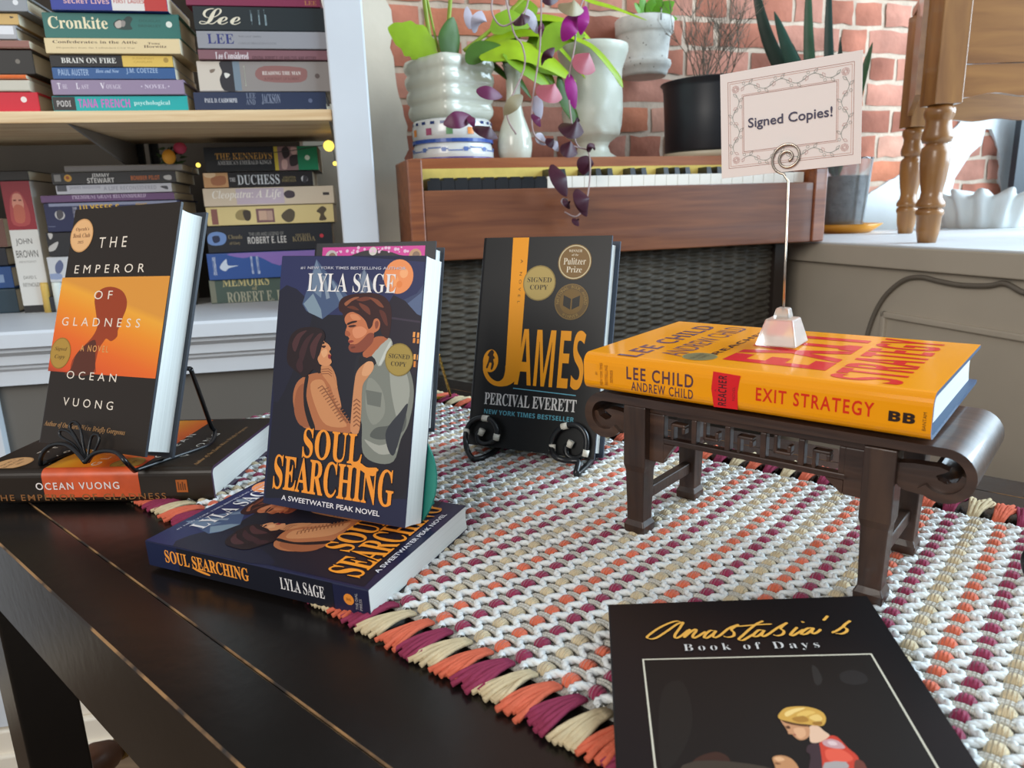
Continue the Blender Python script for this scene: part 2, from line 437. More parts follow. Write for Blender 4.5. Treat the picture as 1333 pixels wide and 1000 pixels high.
# framed panel below
def ll(u, v, off=.014): p = on_plane(u, v, LC+ln*off, ln)-LC; return V((p.dot(ld), off, p.z+0))
pz = ll(1150, 405); 
g.box((pz.x, .006, pz.z+LC.z-.012), (1.4, .016, pz.z+LC.z), 0); g.box((pz.x, .006, -.6), (pz.x+.012, .016, pz.z+LC.z), 0)
le = struct(g.build('trim_1', [mat('#b5aa99', .55, 0, .4, .1, 60, .05, 5), mat('#d4d8da', .5, 0, .4, .1, 60, .04, 9)], M=LM, bevel=.003))
# window of the shop front above the ledge, far right (outside the photo's frame but part of the bay)
g = G()
for a, b in (((-.25, 1.42, ZL), (1.5, 1.47, ZL+.06)), ((-.25, 1.42, 2.1), (1.5, 1.47, 2.16)), ((-.25, 1.42, ZL), (-.19, 1.47, 2.16)), ((1.44, 1.42, ZL), (1.5, 1.47, 2.16))): g.box(a, b)
struct(g.build('window_1', mat('#30353b', .4), M=LM))
# plain wall behind the bookcase
g = G(); g.box((-2.4, .66, FLOOR), (.34, .74, 2.4)); struct(g.build('wall_left', mat('#3b342c', .85, 0, .3, .2, 40, .1, 5), M=FB.M))
# ================================================================== BOOKCASE
L = FB.loc
nose_top = L(300, 416, -.03).z; cz = nose_top
BOFF = FB.locz(330, 393.5, cz).y            # plane of the spines standing on the counter
sh_t = L(300, 143).z; sh_b = L(300, 158).z
pX0, pX1 = L(437, 200).x, L(485.5, 200).x
bc = thing('bookcase', 'white painted built-in bookcase with moulded counter and square post', 'bookcase', FB.M)
white = mat('#cdd2d8', .5, 0, .4, .08, 50, .04, 6)
g = G(); g.box((pX0, -.004, cz), (pX1, .040, 1.5)); g.build('post', white, bc, bevel=.003)
XL = -.95
prof = [(.40, cz), (-.030, cz), (-.034, cz-.005)]
def zz_(v): return L(300, v, -.01).z
prof += [(-.034, zz_(434)), (-.018, zz_(437)), (-.020, zz_(441)), (-.006, zz_(447)), (-.006, zz_(458)), (.004, zz_(461)), (.004, zz_(464)), (.012, zz_(468)), (.012, zz_(486)), (.40, zz_(486))]
g = G(); g.prism([V((XL, y, z)) for y, z in prof], (pX1-XL+.03, 0, 0)); g.build('counter', white, bc)
fz = zz_(486)
px_ = L(14, 590, .03).x
g = G(); g.box((px_, .03, -.70), (pX1+.02, .06, fz)); g.build('lower_panel', mat('#625e58', .6, 0, .4, .1, 50, .04, 5), bc)
g = G(); g.box((XL, .012, FLOOR+.1), (px_, .06, fz)); g.build('pilaster', white, bc, label='white pilaster')
bz = L(60, 947, .0).z
g = G(); g.box((XL, .006, FLOOR), (pX1+.02, .06, bz)); g.box((XL, -.006, FLOOR), (pX1+.02, .06, bz-.05)); g.box((XL, .020, bz), (pX1+.02, .06, bz+.14)); g.build('plinth', mat('#e6dccb', .55), bc, bevel=.004)
# pine shelf and its hardware
g = G(); shd = .37
g.box((XL, 0, sh_b), (pX0-.0008, shd, sh_t))
sh = g.build('shelf_board', wood('#caa577', '#e6cda3', .55, (4, 40, 90)), M=FB.M, bevel=.0015)
tag(sh, 'pine shelf board carrying the upper stacks of books', 'shelf')
g = G()
bx = L(84, 160).x
g.prism([V((bx, .012, sh_b-.0005)), V((bx, shd, sh_b-.0005)), V((bx, shd, sh_b-.06)), V((bx, shd-.02, sh_b-.06))], (.004, 0, 0))
br = g.build('shelf_bracket', mat('#7b766f', .5, .2), M=FB.M); tag(br, 'dark steel bracket under the pine shelf, left one', 'bracket', 'shelf brackets')
g = G(); bx2 = L(428, 160).x
g.prism([V((bx2, .012, sh_b-.0005)), V((bx2, shd, sh_b-.0005)), V((bx2, shd, sh_b-.07)), V((bx2, shd-.02, sh_b-.07))], (.004, 0, 0))
br = g.build('shelf_bracket', mat('#7b766f', .5, .2), M=FB.M); tag(br, 'dark steel bracket under the pine shelf, beside the white post', 'bracket', 'shelf brackets')
for k, lab in ((0, 'slotted steel upright behind the shelf, left of the pair'), (1, 'slotted steel upright behind the shelf, right of the pair')):
    x0 = bx-.002+k*.030; g = G()
    g.box((x0, shd+.002, cz+.0003), (x0+.004, shd+.014, .95)); g.box((x0+.014, shd+.002, cz+.0003), (x0+.018, shd+.014, .95)); g.box((x0, shd+.010, cz+.0003), (x0+.018, shd+.014, .95))
    for q in range(26): g.box((x0+.003, shd+.003, cz+.02+q*.03), (x0+.015, shd+.011, cz+.026+q*.03))
    o = g.build('shelf_upright', mat('#35332f', .4, .7), M=FB.M); tag(o, lab, 'upright', 'slotted uprights')
# ------------------------------------------------------------------ books of the bookcase
GU, GL = 'books stacked on the pine shelf', 'books stacked on the white counter'
def stack(specs, zbase, off0, group, seed=1):
    """specs from the bottom up: (label, colour, u0, u1, vtop, hard, draw)"""
    rr = random.Random(seed); zc = zbase
    for sp in specs:
        label, hexc, u0, u1, vt, hard, draw = sp[:7]; vb = sp[7] if len(sp) > 7 else vt+15
        off = off0+rr.uniform(-.004, .006); um = (u0+u1)/2
        zt = FB.loc(um, vt, off).z; t = max(zt-zc-.0008, .004)
        a, b = FB.loc(u0, (vt+vb)/2, off).x, FB.loc(u1, (vt+vb)/2, off).x
        d = rr.uniform(.145, .165)
        M = FB.M @ MX.Translation((a, off, zc)) @ MX.Rotation(rr.uniform(-.012, .012), 4, 'Z')
        root = thing('book', label, 'book', lying(M, b-a, t), group)
        book_body(root, d, b-a, t, hexc, None, hard, rr=.003, pg='#d9cdb4', rough=.45)
        if draw:
            ik = Ink(spine(root, b-a, t)); ik.rect((.0006, .0009), (b-a-.0006, t-.0009), hexc, .45); draw(ik); ik.build('spine_print', clip=(.0005, b-a-.0005, .0008, t-.0008))
        zc = zt
    return zc
c1 = (0, 0, .2); c2 = (220, 0, .2); c3 = (0, 180, .24); c4 = (220, 180, .24)
def D(c, *ops):
    def f(ik):
        ik.c = c
        for o in ops:
            if o[0] == 'r': ik.prect(*o[1:])
            elif o[0] == 't': ik.ptext(*o[1:])
            elif o[0] == 'o': ik.disc(ik.q(o[1], o[2]), o[3]*.2*FB.mpp(300, 200, 0), o[4])
            elif o[0] == 'p': ik.ppoly(o[1], o[2], 3)
    return f
ZS = sh_t+.0003
stack([
 ('red book at the bottom of the upper left stack', '#c8182e', -60, 49, 119, 1, D(c1, ('o', 155, 648, 18, '#e8d8d0'))),
 ('white thin book above the red one in the upper left stack', '#c4bfb0', -60, 38, 103, 0, None),
 ('thin orange book in the upper left stack', '#d8631f', -55, 34, 96, 0, None),
 ('thick black book in the upper left stack', '#1d1b1a', -60, 42, 64, 1, D(c1, ('o', 115, 400, 14, '#6b655c'))),
 ('brownish pink book above the black one in the upper left stack', '#8f6156', -60, 38, 51, 0, None),
 ('pale grey book with a white label in the upper left stack', '#a9a8aa', -70, 20, 31, 1, D(c1, ('r', -60, 170, 82, 222, '#d9d9dc'))),
 ('tan yellow book second from the top of the upper left stack', '#c9a565', -70, 24, 16, 0, D(c1, ('p', [(62, 105), (90, 112), (70, 120)], '#3a2e22'))),
 ('grey book at the top of the upper left stack', '#8d9196', -60, 34, -8, 1, D(c1, ('o', 100, 15, 16, '#d9dadc'))),
], ZS, .012, GU, 11)
stack([
 ('teal book with pink lettering at the bottom of the upper middle stack', '#1aa3a1', 68, 244, 124, 0, D(c1, ('r', 340, 630, 485, 720, '#272324'), ('t', 'PODI', 'sansb', 368, 655, 465, 695, '#b9b3b0'), ('t', 'TANA', 'sansb', 505, 645, 640, 700, '#c65fb4'), ('t', 'FRENCH', 'sansb', 655, 645, 850, 700, '#c65fb4'), ('t', 'psychological', 'serif', 870, 655, 1110, 690, '#bfe6e0'))),
 ('lavender grey book second from the bottom of the upper middle stack', '#917f98', 67, 239, 103, 1, D(c1, ('t', 'T', 'serif', 370, 540, 398, 580, '#e4dce4'), ('t', 'HE', 'serif', 405, 550, 440, 578, '#c4b8c8'), ('t', 'L', 'serif', 492, 540, 520, 580, '#e4dce4'), ('t', 'AST', 'serif', 525, 550, 580, 578, '#c4b8c8'), ('t', 'V', 'serif', 650, 540, 685, 580, '#e4dce4'), ('t', 'OYAGE', 'serif', 690, 550, 790, 578, '#c4b8c8'), ('t', '• NOVEL •', 'serif', 915, 550, 1105, 576, '#cbbfd0'))),
 ('blue book with two author names in the upper middle stack', '#2f5789', 68, 228, 87, 0, D(c1, ('t', 'PAUL AUSTER', 'sansb', 375, 450, 580, 492, '#8fa6c4'), ('t', 'Here and Now', 'serifit', 620, 450, 775, 475, '#9db4d2'), ('t', 'J.M. COETZEE', 'sansb', 818, 442, 1030, 484, '#8fa6c4'))),
 ('black and yellow book with white capital title in the upper middle stack', '#1b1a1d', 65, 225, 71, 0, D(c1, ('r', 803, 350, 1140, 440, '#d8b454'), ('t', 'BRAIN ON FIRE', 'serif', 395, 375, 758, 412, '#d9d6cf'), ('t', 'SUSANNAH', 'sans', 860, 372, 1000, 388, '#b58f3a'), ('t', 'CAHALAN', 'sans', 870, 395, 990, 410, '#b58f3a'), ('o', 1080, 392, 16, '#a8873c'))),
 ('cream book with dark serif title under the green one', '#dcc69a', 58, 234, 49, 0, D(c1, ('t', 'Confederates in the Attic', 'serif', 340, 262, 895, 285, '#4a3324'), ('t', 'Dispatches from the Unfinished Civil War', 'serif', 365, 305, 880, 320, '#9c8462'), ('t', 'Tony', 'serif', 960, 276, 1045, 294, '#54392a'), ('t', 'Horwitz', 'serif', 935, 294, 1085, 312, '#54392a'))),
 ('large green book with cream title and a small portrait', '#2e6a62', 55, 232, 16, 1, D(c1, ('t', 'Cronkite', 'serif', 305, 105, 705, 190, '#e6d9b4'), ('p', [(738, 150), (770, 125), (800, 130), (830, 105), (862, 120), (848, 160), (862, 190), (820, 195), (770, 190), (745, 175)], '#243b38'), ('p', [(748, 150), (785, 132), (790, 175), (760, 182)], '#b7aaa0'), ('p', [(790, 135), (815, 140), (812, 170), (792, 172)], '#8d8580'), ('t', 'DOUGLAS', 'sans', 905, 128, 1045, 145, '#23504b'), ('t', 'BRINKLEY', 'sans', 900, 160, 1050, 178, '#23504b'), ('o', 1100, 160, 19, '#d8dcd0'))),
 ('blue white and red book at the top of the upper middle stack', '#2b3b8f', 65, 217, -9, 0, D(c1, ('r', 735, -60, 945, 75, '#d9d3ce'), ('r', 945, -60, 1100, 75, '#b6322f'), ('t', 'SECRET LIVES', 'sansb', 410, -8, 712, 26, '#d8a8a8'), ('t', 'FIRST LADIES', 'sansb', 735, -8, 938, 24, '#b95a52'))),
], ZS, .010, GU, 12)
stack([
 ('navy book at the bottom of the upper right stack', '#26314b', 252, 424, 119, 1, D(c2, ('t', 'PAUL D. CASDORPH', 'serif', 230, 640, 445, 668, '#c8c8cc'), ('t', 'LEE', 'serif', 500, 606, 565, 640, '#6f7688'), ('t', 'AND', 'serif', 500, 645, 565, 682, '#6f7688'), ('t', 'JACKSON', 'serif', 600, 612, 728, 680, '#7b8294'), ('o', 920, 655, 14, '#59617a'))),
 ('thick grey book with a painted face on its spine', '#8b8480', 256, 430, 79, 1, D(c2, ('r', 180, 395, 430, 590, '#c9beb0'), ('p', [(335, 400), (440, 395), (452, 590), (360, 590), (330, 520), (345, 470), (330, 430)], '#2b2a30'), ('p', [(360, 475), (398, 485), (372, 510)], '#d8d4cc'), ('p', [(265, 455), (300, 450), (290, 470), (270, 475)], '#7b6a5c'), ('r', 432, 400, 455, 590, '#71808c'), ('t', 'ELIZABETH', 'serif', 482, 425, 505, 560, '#b6b9a8'), ('p', [(560, 480), (620, 430), (860, 440), (900, 480), (860, 535), (620, 530)], '#8a605c'), ('t', 'READING THE MAN', 'serif', 605, 464, 858, 488, '#d2ccc4'), ('t', 'A PORTRAIT OF ROBERT', 'sans', 620, 505, 850, 522, '#6c4a47'), ('o', 965, 495, 16, '#5e524e'))),
 ('mauve book with a condensed white title', '#7d565d', 258, 427, 64, 1, D(c2, ('t', 'Lee Considered', 'serif', 300, 338, 520, 392, '#d9d2d4'), ('t', 'GENERAL ROBERT E. LEE AND CIVIL WAR HISTORY', 'sansb', 540, 365, 960, 392, '#4c2f36'))),
 ('grey book with large navy capitals', '#8e8e93', 256, 426, 40, 1, D(c2, ('t', 'LEE', 'serif', 245, 220, 425, 285, '#27306e'), ('t', 'THE LAST YEARS', 'sans', 450, 232, 600, 244, '#5c5c62'), ('t', 'CHARLES BRACELEN FLOOD', 'sans', 450, 275, 700, 290, '#6d6d73'))),
 ('black book with a cream script title', '#1e272b', 251, 423, 8, 1, D(c2, ('t', 'Lee', 'script', 185, 52, 468, 162, '#d8cfb8'), ('t', 'Douglas', 'serifit', 525, 62, 545, 160, '#9fb6bd'), ('t', 'Southall', 'serifit', 575, 62, 595, 165, '#9fb6bd'), ('t', 'Freeman', 'serifit', 615, 62, 638, 168, '#9fb6bd'))),
 ('maroon book at the top of the upper right stack', '#7c2a48', 241, 416, -12, 1, D(c2, ('t', 'LEE', 'serif', 880, 5, 960, 35, '#b0764a'))),
], ZS, .010, GU, 13)
ZC = cz+.0003
stack([
 ('dark teal book at the bottom of the lower left stack', '#2b3d48', -70, 21, 377, 1, None),
 ('blue book second from the bottom of the lower left stack', '#2c4d82', -70, 15, 348, 1, D(c3, ('r', -30, 740, 18, 785, '#7f95b6'))),
 ('black book with white page edges in the lower left stack', '#20232c', -70, 8, 323, 1, None),
 ('brown book at the top of the lower left stack', '#6f4d43', -70, 5, 285, 0, None),
], ZC, BOFF+.035, GL, 21)
stack([
 ('dark book at the bottom of the lower middle stack', '#2a2d33', 62, 232, 382, 1, None),
 ('bright blue book in the lower middle stack', '#3a93d6', 70, 226, 364, 0, None),
 ('white book with blue flowers on its spine', '#c4c6c9', 61, 228, 331, 0, D(c3, ('p', [(300, 690), (325, 660), (345, 690), (330, 730), (305, 730)], '#5c6484'), ('p', [(250, 740), (330, 735), (330, 765), (255, 762)], '#8d9ab8'))),
 ('black book with torn white marks on its spine', '#26262a', 60, 226, 300, 1, D(c3, ('p', [(258, 505), (285, 520), (280, 545), (268, 545)], '#b9b5b0'), ('p', [(250, 600), (315, 560), (300, 605), (262, 615)], '#b9b5b0'))),
 ('navy book with a round portrait and yellow title', '#252b4f', 57, 235, 262, 1, D(c3, ('r', 262, 352, 960, 355, '#8d93ad'), ('r', 262, 478, 300, 481, '#8d93ad'), ('o', 325, 417, 36, '#c2c0c0'), ('p', [(308, 395), (335, 392), (345, 420), (328, 440), (310, 430)], '#4c4a50'), ('t', 'U.S. GRANT', 'sansb', 392, 372, 424, 432, '#b9b8c4'), ('t', 'ULYSSES S.', 'sansb', 430, 362, 660, 392, '#e2b33c'), ('t', 'GRANT', 'sansb', 735, 352, 800, 372, '#c9a24a'))),
 ('thin purple book with a pale capital title', '#6f5079', 53, 228, 252, 0, D(c3, ('t', 'PRESIDENT GRANT RECONSIDERED', 'serif', 388, 302, 792, 320, '#c9b6cf'))),
 ('thin white book in the lower middle stack', '#cbcbd2', 73, 224, 239, 0, D(c3, ('r', 312, 250, 358, 290, '#55555c'), ('t', 'JAMES MADISON', 'sansb', 375, 262, 545, 276, '#a4a4b0'), ('t', 'A LIFE RECONSIDERED', 'sansb', 560, 262, 850, 276, '#a4a4b0'), ('p', [(868, 262), (905, 258), (910, 278)], '#4f4f56'))),
 ('dark grey book with white and orange lettering', '#3c3b3c', 67, 229, 223, 0, D(c3, ('r', 296, 198, 326, 236, '#8d8b88'), ('o', 368, 217, 27, '#d6a03a'), ('o', 366, 215, 13, '#a8572a'), ('t', 'JIMMY', 'sansb', 494, 192, 596, 214, '#d8d6d2'), ('t', 'STEWART', 'sansb', 470, 217, 622, 241, '#d8d6d2'), ('t', 'BOMBER PILOT', 'sansb', 708, 204, 868, 224, '#c86a30'), ('p', [(888, 205), (925, 200), (928, 225), (895, 222)], '#c4c2be'))),
 ('grey paperback at the top of the lower middle stack', '#928e8c', 84, 237, 214, 0, None),
], ZC, BOFF, GL, 22)
stack([
 ('grey green book with gold lettering at the bottom of the lower right stack', '#4e5f57', 272, 440, 361, 1, D(c4, ('r', 228, 760, 245, 895, '#7f8272'), ('t', 'MEMOIRS', 'serif', 285, 752, 545, 795, '#c8bb83'), ('t', 'of', 'serif', 450, 800, 480, 822, '#a9a07a'), ('t', 'ROBERT E. LEE', 'serif', 312, 836, 680, 876, '#a9a893'))),
 ('blue and violet book with white lettering sideways', '#35589c', 269, 432, 327, 0, D(c4, ('p', [(330, 622), (800, 605), (800, 650), (700, 640), (600, 690), (480, 640), (400, 650)], '#8a70b8'), ('t', 'S.C. GWYNNE', 'sansb', 232, 645, 262, 745, '#d2dcea'), ('p', [(275, 700), (310, 655), (320, 690), (378, 690), (325, 705), (305, 722)], '#cfdcec'), ('t', 'REBEL', 'sansb', 440, 640, 462, 735, '#c9d6ea'), ('t', 'YELL', 'sansb', 470, 640, 496, 735, '#c9d6ea'))),
 ('black book with a blue oval portrait and red mark', '#23262d', 268, 432, 292, 1, D(c4, ('p', [(208, 545), (220, 518), (262, 508), (305, 522), (310, 555), (290, 578), (240, 582), (212, 568)], '#6f8fc4'), ('p', [(235, 535), (270, 530), (275, 560), (245, 568)], '#2d3550'), ('t', 'Clouds', 'serif', 320, 525, 398, 545, '#86795a'), ('t', 'of Glory', 'serif', 328, 562, 388, 580, '#86795a'), ('t', 'THE LIFE AND LEGEND OF', 'sans', 432, 512, 622, 524, '#8d8c88'), ('t', 'ROBERT E. LEE', 'sansb', 425, 536, 638, 566, '#c6c4c0'), ('t', 'MICHAEL', 'serif', 685, 518, 770, 530, '#86795a'), ('t', 'KORDA', 'serif', 668, 534, 796, 556, '#86795a'), ('o', 828, 528, 16, '#c23c48'))),
 ('yellow cream book with small dark cameos', '#d9c68c', 268, 434, 267, 0, D(c4, ('r', 236, 385, 260, 470, '#8a5a54'), ('p', [(360, 415), (380, 390), (430, 390), (445, 430), (410, 445), (370, 440)], '#9b8a5c'), ('p', [(400, 395), (440, 395), (442, 440), (415, 445)], '#453c34'), ('r', 478, 380, 568, 458, '#7b5a5c'), ('r', 490, 392, 528, 445, '#c7a690'), ('r', 535, 392, 560, 445, '#b99a8a'), ('p', [(608, 420), (650, 382), (682, 400), (675, 445), (640, 455)], '#5a5142'), ('p', [(800, 395), (830, 368), (855, 385), (840, 410), (855, 440), (815, 445), (822, 412)], '#574c3c'))),
 ('pale cream and lilac book with a white script title', '#d3c3ac', 264, 434, 243, 0, D(c4, ('r', 370, 268, 620, 360, '#c4b4c0'), ('t', 'Cleopatra: A Life', 'serifit', 230, 285, 610, 330, '#ece6dc'), ('p', [(622, 300), (645, 282), (678, 290), (680, 318), (640, 325)], '#4a4048'), ('r', 835, 292, 868, 308, '#3f3a3a'))),
 ('black book with white condensed capitals and a face at the left', '#211f22', 264, 407, 223, 0, D(c4, ('r', 180, 180, 315, 270, '#c99a6a'), ('p', [(190, 185), (250, 190), (240, 215), (195, 210)], '#e2c39a'), ('p', [(230, 215), (300, 205), (305, 250), (240, 255)], '#a96f4c'), ('t', 'THE', 'serif', 328, 215, 362, 235, '#c9c9c9'), ('t', 'DUCHESS', 'serif', 368, 200, 602, 248, '#cfd4d8'), ('t', 'AMANDA', 'serif', 615, 206, 688, 218, '#8d7f55'), ('t', 'FOREMAN', 'serif', 612, 222, 690, 236, '#8d7f55'), ('o', 735, 220, 26, '#c7c7c9'), ('p', [(730, 200), (752, 215), (742, 240), (726, 238)], '#3b3a3e'))),
 ('black book with gold title and green end topping the lower right stack', '#1e2024', 265, 413, 190, 0, D(c4, ('r', 580, 30, 600, 190, '#c9b33c'), ('r', 600, 30, 708, 190, '#8d6f70'), ('p', [(610, 60), (640, 45), (655, 90), (625, 110)], '#2e2526'), ('p', [(655, 100), (695, 90), (700, 140), (660, 150)], '#33282a'), ('p', [(612, 120), (640, 120), (640, 165), (615, 165)], '#c8a29a'), ('p', [(660, 50), (695, 55), (690, 85), (665, 85)], '#caa8a2'), ('r', 706, 30, 830, 190, '#1b8158'), ('o', 750, 105, 20, '#cfe0d2'), ('t', 'THE KENNEDYS', 'serif', 248, 82, 560, 112, '#b98a3c'), ('t', "AMERICA'S EMERALD KINGS", 'serif', 262, 122, 556, 140, '#a9a8a6'))),
], ZC, BOFF, GL, 23)
# the standing book with the portrait, left of the lower middle stack
JO = BOFF+.012
a = FB.loc(27, 385, JO); b = FB.loc(29, 391, JO); tw = (FB.loc(66, 388, JO)-FB.loc(29, 390, JO)).x
top = FB.loc(18, 236, JO).z
jh = top-ZC
rootj = thing('book', 'red and white book standing upright beside the lower middle stack', 'book', FB.M @ MX.Translation((b.x+tw, JO, ZC)) @ MX.Rotation(R(90), 4, 'Z'), GL)
book_body(rootj, .16, jh, tw, '#d4d2cc', '#5a1c22', True, rr=.004, pg='#d9cdb4')
fj = Face(rootj, (0, tw, 0), (0, -1, 0), (0, 0, 1), (-1, 0, 0))
ik = Ink(fj)
ik.rect((.0006, .0004), (tw-.0006, jh-.0004), '#d4d2cc'); ik.rect((.0006, jh*.64), (tw-.0006, jh), '#8e2430'); ik.poly([(tw*.2, jh*.68), (tw*.75, jh*.68), (tw*.8, jh*.8), (tw*.6, jh*.92), (tw*.3, jh*.9), (tw*.18, jh*.8)], '#a94444', 3)
ik.poly([(tw*.3, jh*.8), (tw*.65, jh*.8), (tw*.62, jh*.9), (tw*.35, jh*.9)], '#d08a74', 3); ik.poly([(tw*.3, jh*.7), (tw*.6, jh*.7), (tw*.66, jh*.8), (tw*.45, jh*.83), (tw*.3, jh*.8)], '#b8604c', 3)
ik.rect((tw*.34, jh*.855), (tw*.44, jh*.865), '#6a2622'); ik.rect((tw*.52, jh*.855), (tw*.62, jh*.865), '#6a2622')
ik.text('JOHN', 'sans', (tw*.16, jh*.52), (tw*.72, jh*.575), '#4a4642'); ik.text('BROWN', 'sans', (tw*.1, jh*.43), (tw*.85, jh*.485), '#4a4642')
ik.text('ABOLITIONIST', 'sans', (tw*.14, jh*.39), (tw*.76, jh*.405), '#8d8983'); ik.text('DAVID S.', 'sans', (tw*.2, jh*.265), (tw*.65, jh*.29), '#6a6660'); ik.text('REYNOLDS', 'sans', (tw*.14, jh*.205), (tw*.76, jh*.235), '#6a6660')
ik.rect((.0006, .0006), (tw-.0006, jh*.06), '#2b2a2a')
ik.build('spine_print')
rootk = thing('book', 'black book with cream pages lying on top of the standing red and white book', 'book', lying(FB.M @ MX.Translation((FB.loc(-60, 225, JO).x, JO+.0, top+.0005)), FB.loc(42, 225, JO+.02).x-FB.loc(-60, 225, JO).x, .020), GL)
book_body(rootk, .16, FB.loc(42, 225, JO+.02).x-FB.loc(-60, 225, JO).x, .020, '#26221f', None, False, rr=.002, bt=.0016, pg='#e2d8c0')
ik = Ink(spine(rootk, .2, .02)); ik.rect((.001, .002), (.115, .0175), '#ddd2b8'); ik.build('spine_label', label='cream page-coloured spine strip')
# small things glimpsed through the gap under the shelf
co = .255
p = FB.loc(48, 222, co); k = FB.mpp(48, 210, co)
g = G(); g.lathe([(7.5*k, 0), (7.5*k, 26*k+.02), (7*k, 30*k+.02)], 20, c=(p.x, co, cz+.0002)); o = g.build('pillar_candle', mat('#dfe6df', .4), M=FB.M); tag(o, 'white pillar candle behind the lower middle stack', 'candle')
p = FB.loc(30, 222, co)
g = G(); g.lathe([(5.5*k, 0), (5.5*k, 26*k+.02), (5*k, 30*k+.02)], 20, c=(p.x, co, cz+.0002)); o = g.build('pillar_candle', mat('#d8b25a', .4), M=FB.M); tag(o, 'yellow pillar candle behind the lower left books', 'candle')
# artificial posy with an orange bloom
p = FB.loc(222, 205, co); base = V((p.x, co, cz+.0002)); k = FB.mpp(222, 205, co)
t = thing('flower_posy', 'small posy with an orange bloom seen under the pine shelf', 'flowers', FB.M @ MX.Translation(base))
topz = p.z-cz
g = G(); g.lathe([(.012, 0), (.02, .02), (.018, topz*.55), (.014, topz*.62)], 20); g.build('vase', mat('#3a352c', .4), t)
g = G(); g.ball((0, -.012, topz), (9*k, 8*k, 10*k)); g.build('bloom', mat('#e09a2a', .6), t, label='orange bloom')
g = G(); g.ball((14*k, 0, topz+12*k), (9*k, 8*k, 8*k)); g.build('bloom', mat('#c0405e', .6), t, label='pink bloom')
g = G(); rr = random.Random(4)
for q in range(34):
    a = rr.uniform(0, 6.28); r_ = rr.uniform(4, 17)*k; zz = topz+rr.uniform(-14, 12)*k
    c = V((r_*math.cos(a), abs(r_*math.sin(a))*.6, zz)); d = V((math.cos(a), math.sin(a)*.6, rr.uniform(-.3, .8))).normalized()*9*k; n = d.orthogonal().normalized()*3.4*k
    g.add([c-d*.4, c+n, c+d, c-n], [(0, 1, 2, 3)], 0, True)
g.build('foliage', mat('#33502c', .6), t)
# fairy lights: a wire with lit bulbs behind the books
pts = [FB.loc(250, 226, .19), FB.loc(258, 215, .19), FB.loc(300, 205, .20), FB.loc(380, 196, .20), FB.loc(428, 190, .18), FB.loc(436, 213, .18)]
t = thing('fairy_lights', 'string of warm yellow fairy lights behind the lower right stack', 'lights', FB.M)
g = G(); g.tube(smooth_path(pts, 5), .0008, 5); g.build('wire', mat('#2b2a26', .6), t)
em = bpy.data.materials.new('mat_bulb'); em.use_nodes = True; eb = em.node_tree.nodes['Principled BSDF']; eb.inputs['Base Color'].default_value = lin('#f2d24a'); eb.inputs['Emission Color'].default_value = (1, .72, .12, 1); eb.inputs['Emission Strength'].default_value = 1.2
for q, rad in ((1, .0045), (4, .011), (5, .0045)):
    g = G(); g.ball(pts[q], rad); g.build('bulb', em, t)
# ================================================================== PIANO KEYBOARD AND POTS
P = FP.loc
pw = wood('#63341c', '#7f4a2a', .38, (5, 70, 70), .12, .2)
pw2 = wood('#703a20', '#92542e', .38, (5, 70, 70), .12, .2)
pb = P(538, 342).z; pt = P(538, 207).z; fbt = (P(556, 249).z+P(799, 242).z)/2
x0, x0b = P(533, 270).x, P(553, 270).x
x1a, x1 = P(1060, 260).x, P(1076, 260).x
pn = thing('piano_keyboard', 'old wooden piano keyboard case used as a plant shelf before the brick wall', 'piano keyboard', FP.M)
dk = P(640, 206, .135).z                    # deck height
g = G(); g.box((x0, 0, pb), (x0b, .13, pt)); g.build('cheek', pw2, pn, bevel=.003)
g = G(); g.box((x1a, 0, pb), (x1, .42, (P(1070, 218).z))); g.build('cheek', pw2, pn, bevel=.003)
g = G(); g.box((x0b, .004, pb), (x1a, .026, fbt)); g.build('front_board', pw, pn, bevel=.002)
kz = P(730, 229.5, .03).z; yz = P(700, 222, .12).z
g = G(); g.box((x0b, .115, fbt-.01), (x1a, .13, yz+.006)); g.build('felt_strip', mat('#d9c069', .8, 0, .2, .2, 80, .12, 20), pn)
xd_ = P(533, 270, .40).x+.012
g = G(); g.prism([V((x0b, .125, yz)), V((x1a, .125, yz)), V((x1a, .42, yz)), V((xd_, .42, yz))], (0, 0, dk-yz)); g.build('deck', wood('#8a4c26', '#a6643a', .4, (5, 60, 60), .1, .1), pn, bevel=.002)
g = G(); g.prism([V((x0b, .03, pb)), V((x1a, .03, pb)), V((x1a, .42, pb)), V((xd_, .42, pb)), V((x0b, .13, pb))], (0, 0, .03)); g.build('key_bed', pw, pn)
ivory, ebony = mat('#ece6da', .3), mat('#1b1c1f', .35)
bx0 = P(556, 240, .03).x; kx = P(712.5, 236, .03).x; pitch = 15.4*FP.mpp(800, 236, .03); hc = kz-fbt
n_l = int(round((kx-bx0)/pitch)); pl_ = (kx-bx0)/n_l
for i in range(n_l):                        # bare, black-stained fronts on the left
    g = G(); a = bx0+i*pl_; g.box((a+.0004, .03, fbt-.02), (a+pl_-.0004, .10, kz-.004)); g.box((a+pl_*.25, .034, kz-.004), (a+pl_*.95, .10, kz+.001)); g.build('key', ebony, pn, label='bare blackened key')
n_r = int((x1a-kx)/pitch)
for i in range(n_r):
    g = G(); a = kx+i*pitch; g.box((a+.0005, .03, fbt-.02), (a+pitch-.0005, .11, kz)); g.build('key', ivory, pn, label='white key')
    if i % 7 in (0, 1, 3, 4, 5):
        g = G(); a += pitch; h = hc*.75; w = pitch*.24
        g.hexa([(a-w, .075, kz), (a+w, .075, kz), (a+w, .114, kz), (a-w, .114, kz)], [(a-w*.8, .08, kz+h), (a+w*.8, .08, kz+h), (a+w*.8, .114, kz+h), (a-w*.8, .114, kz+h)]); g.build('sharp_key', ebony, pn)
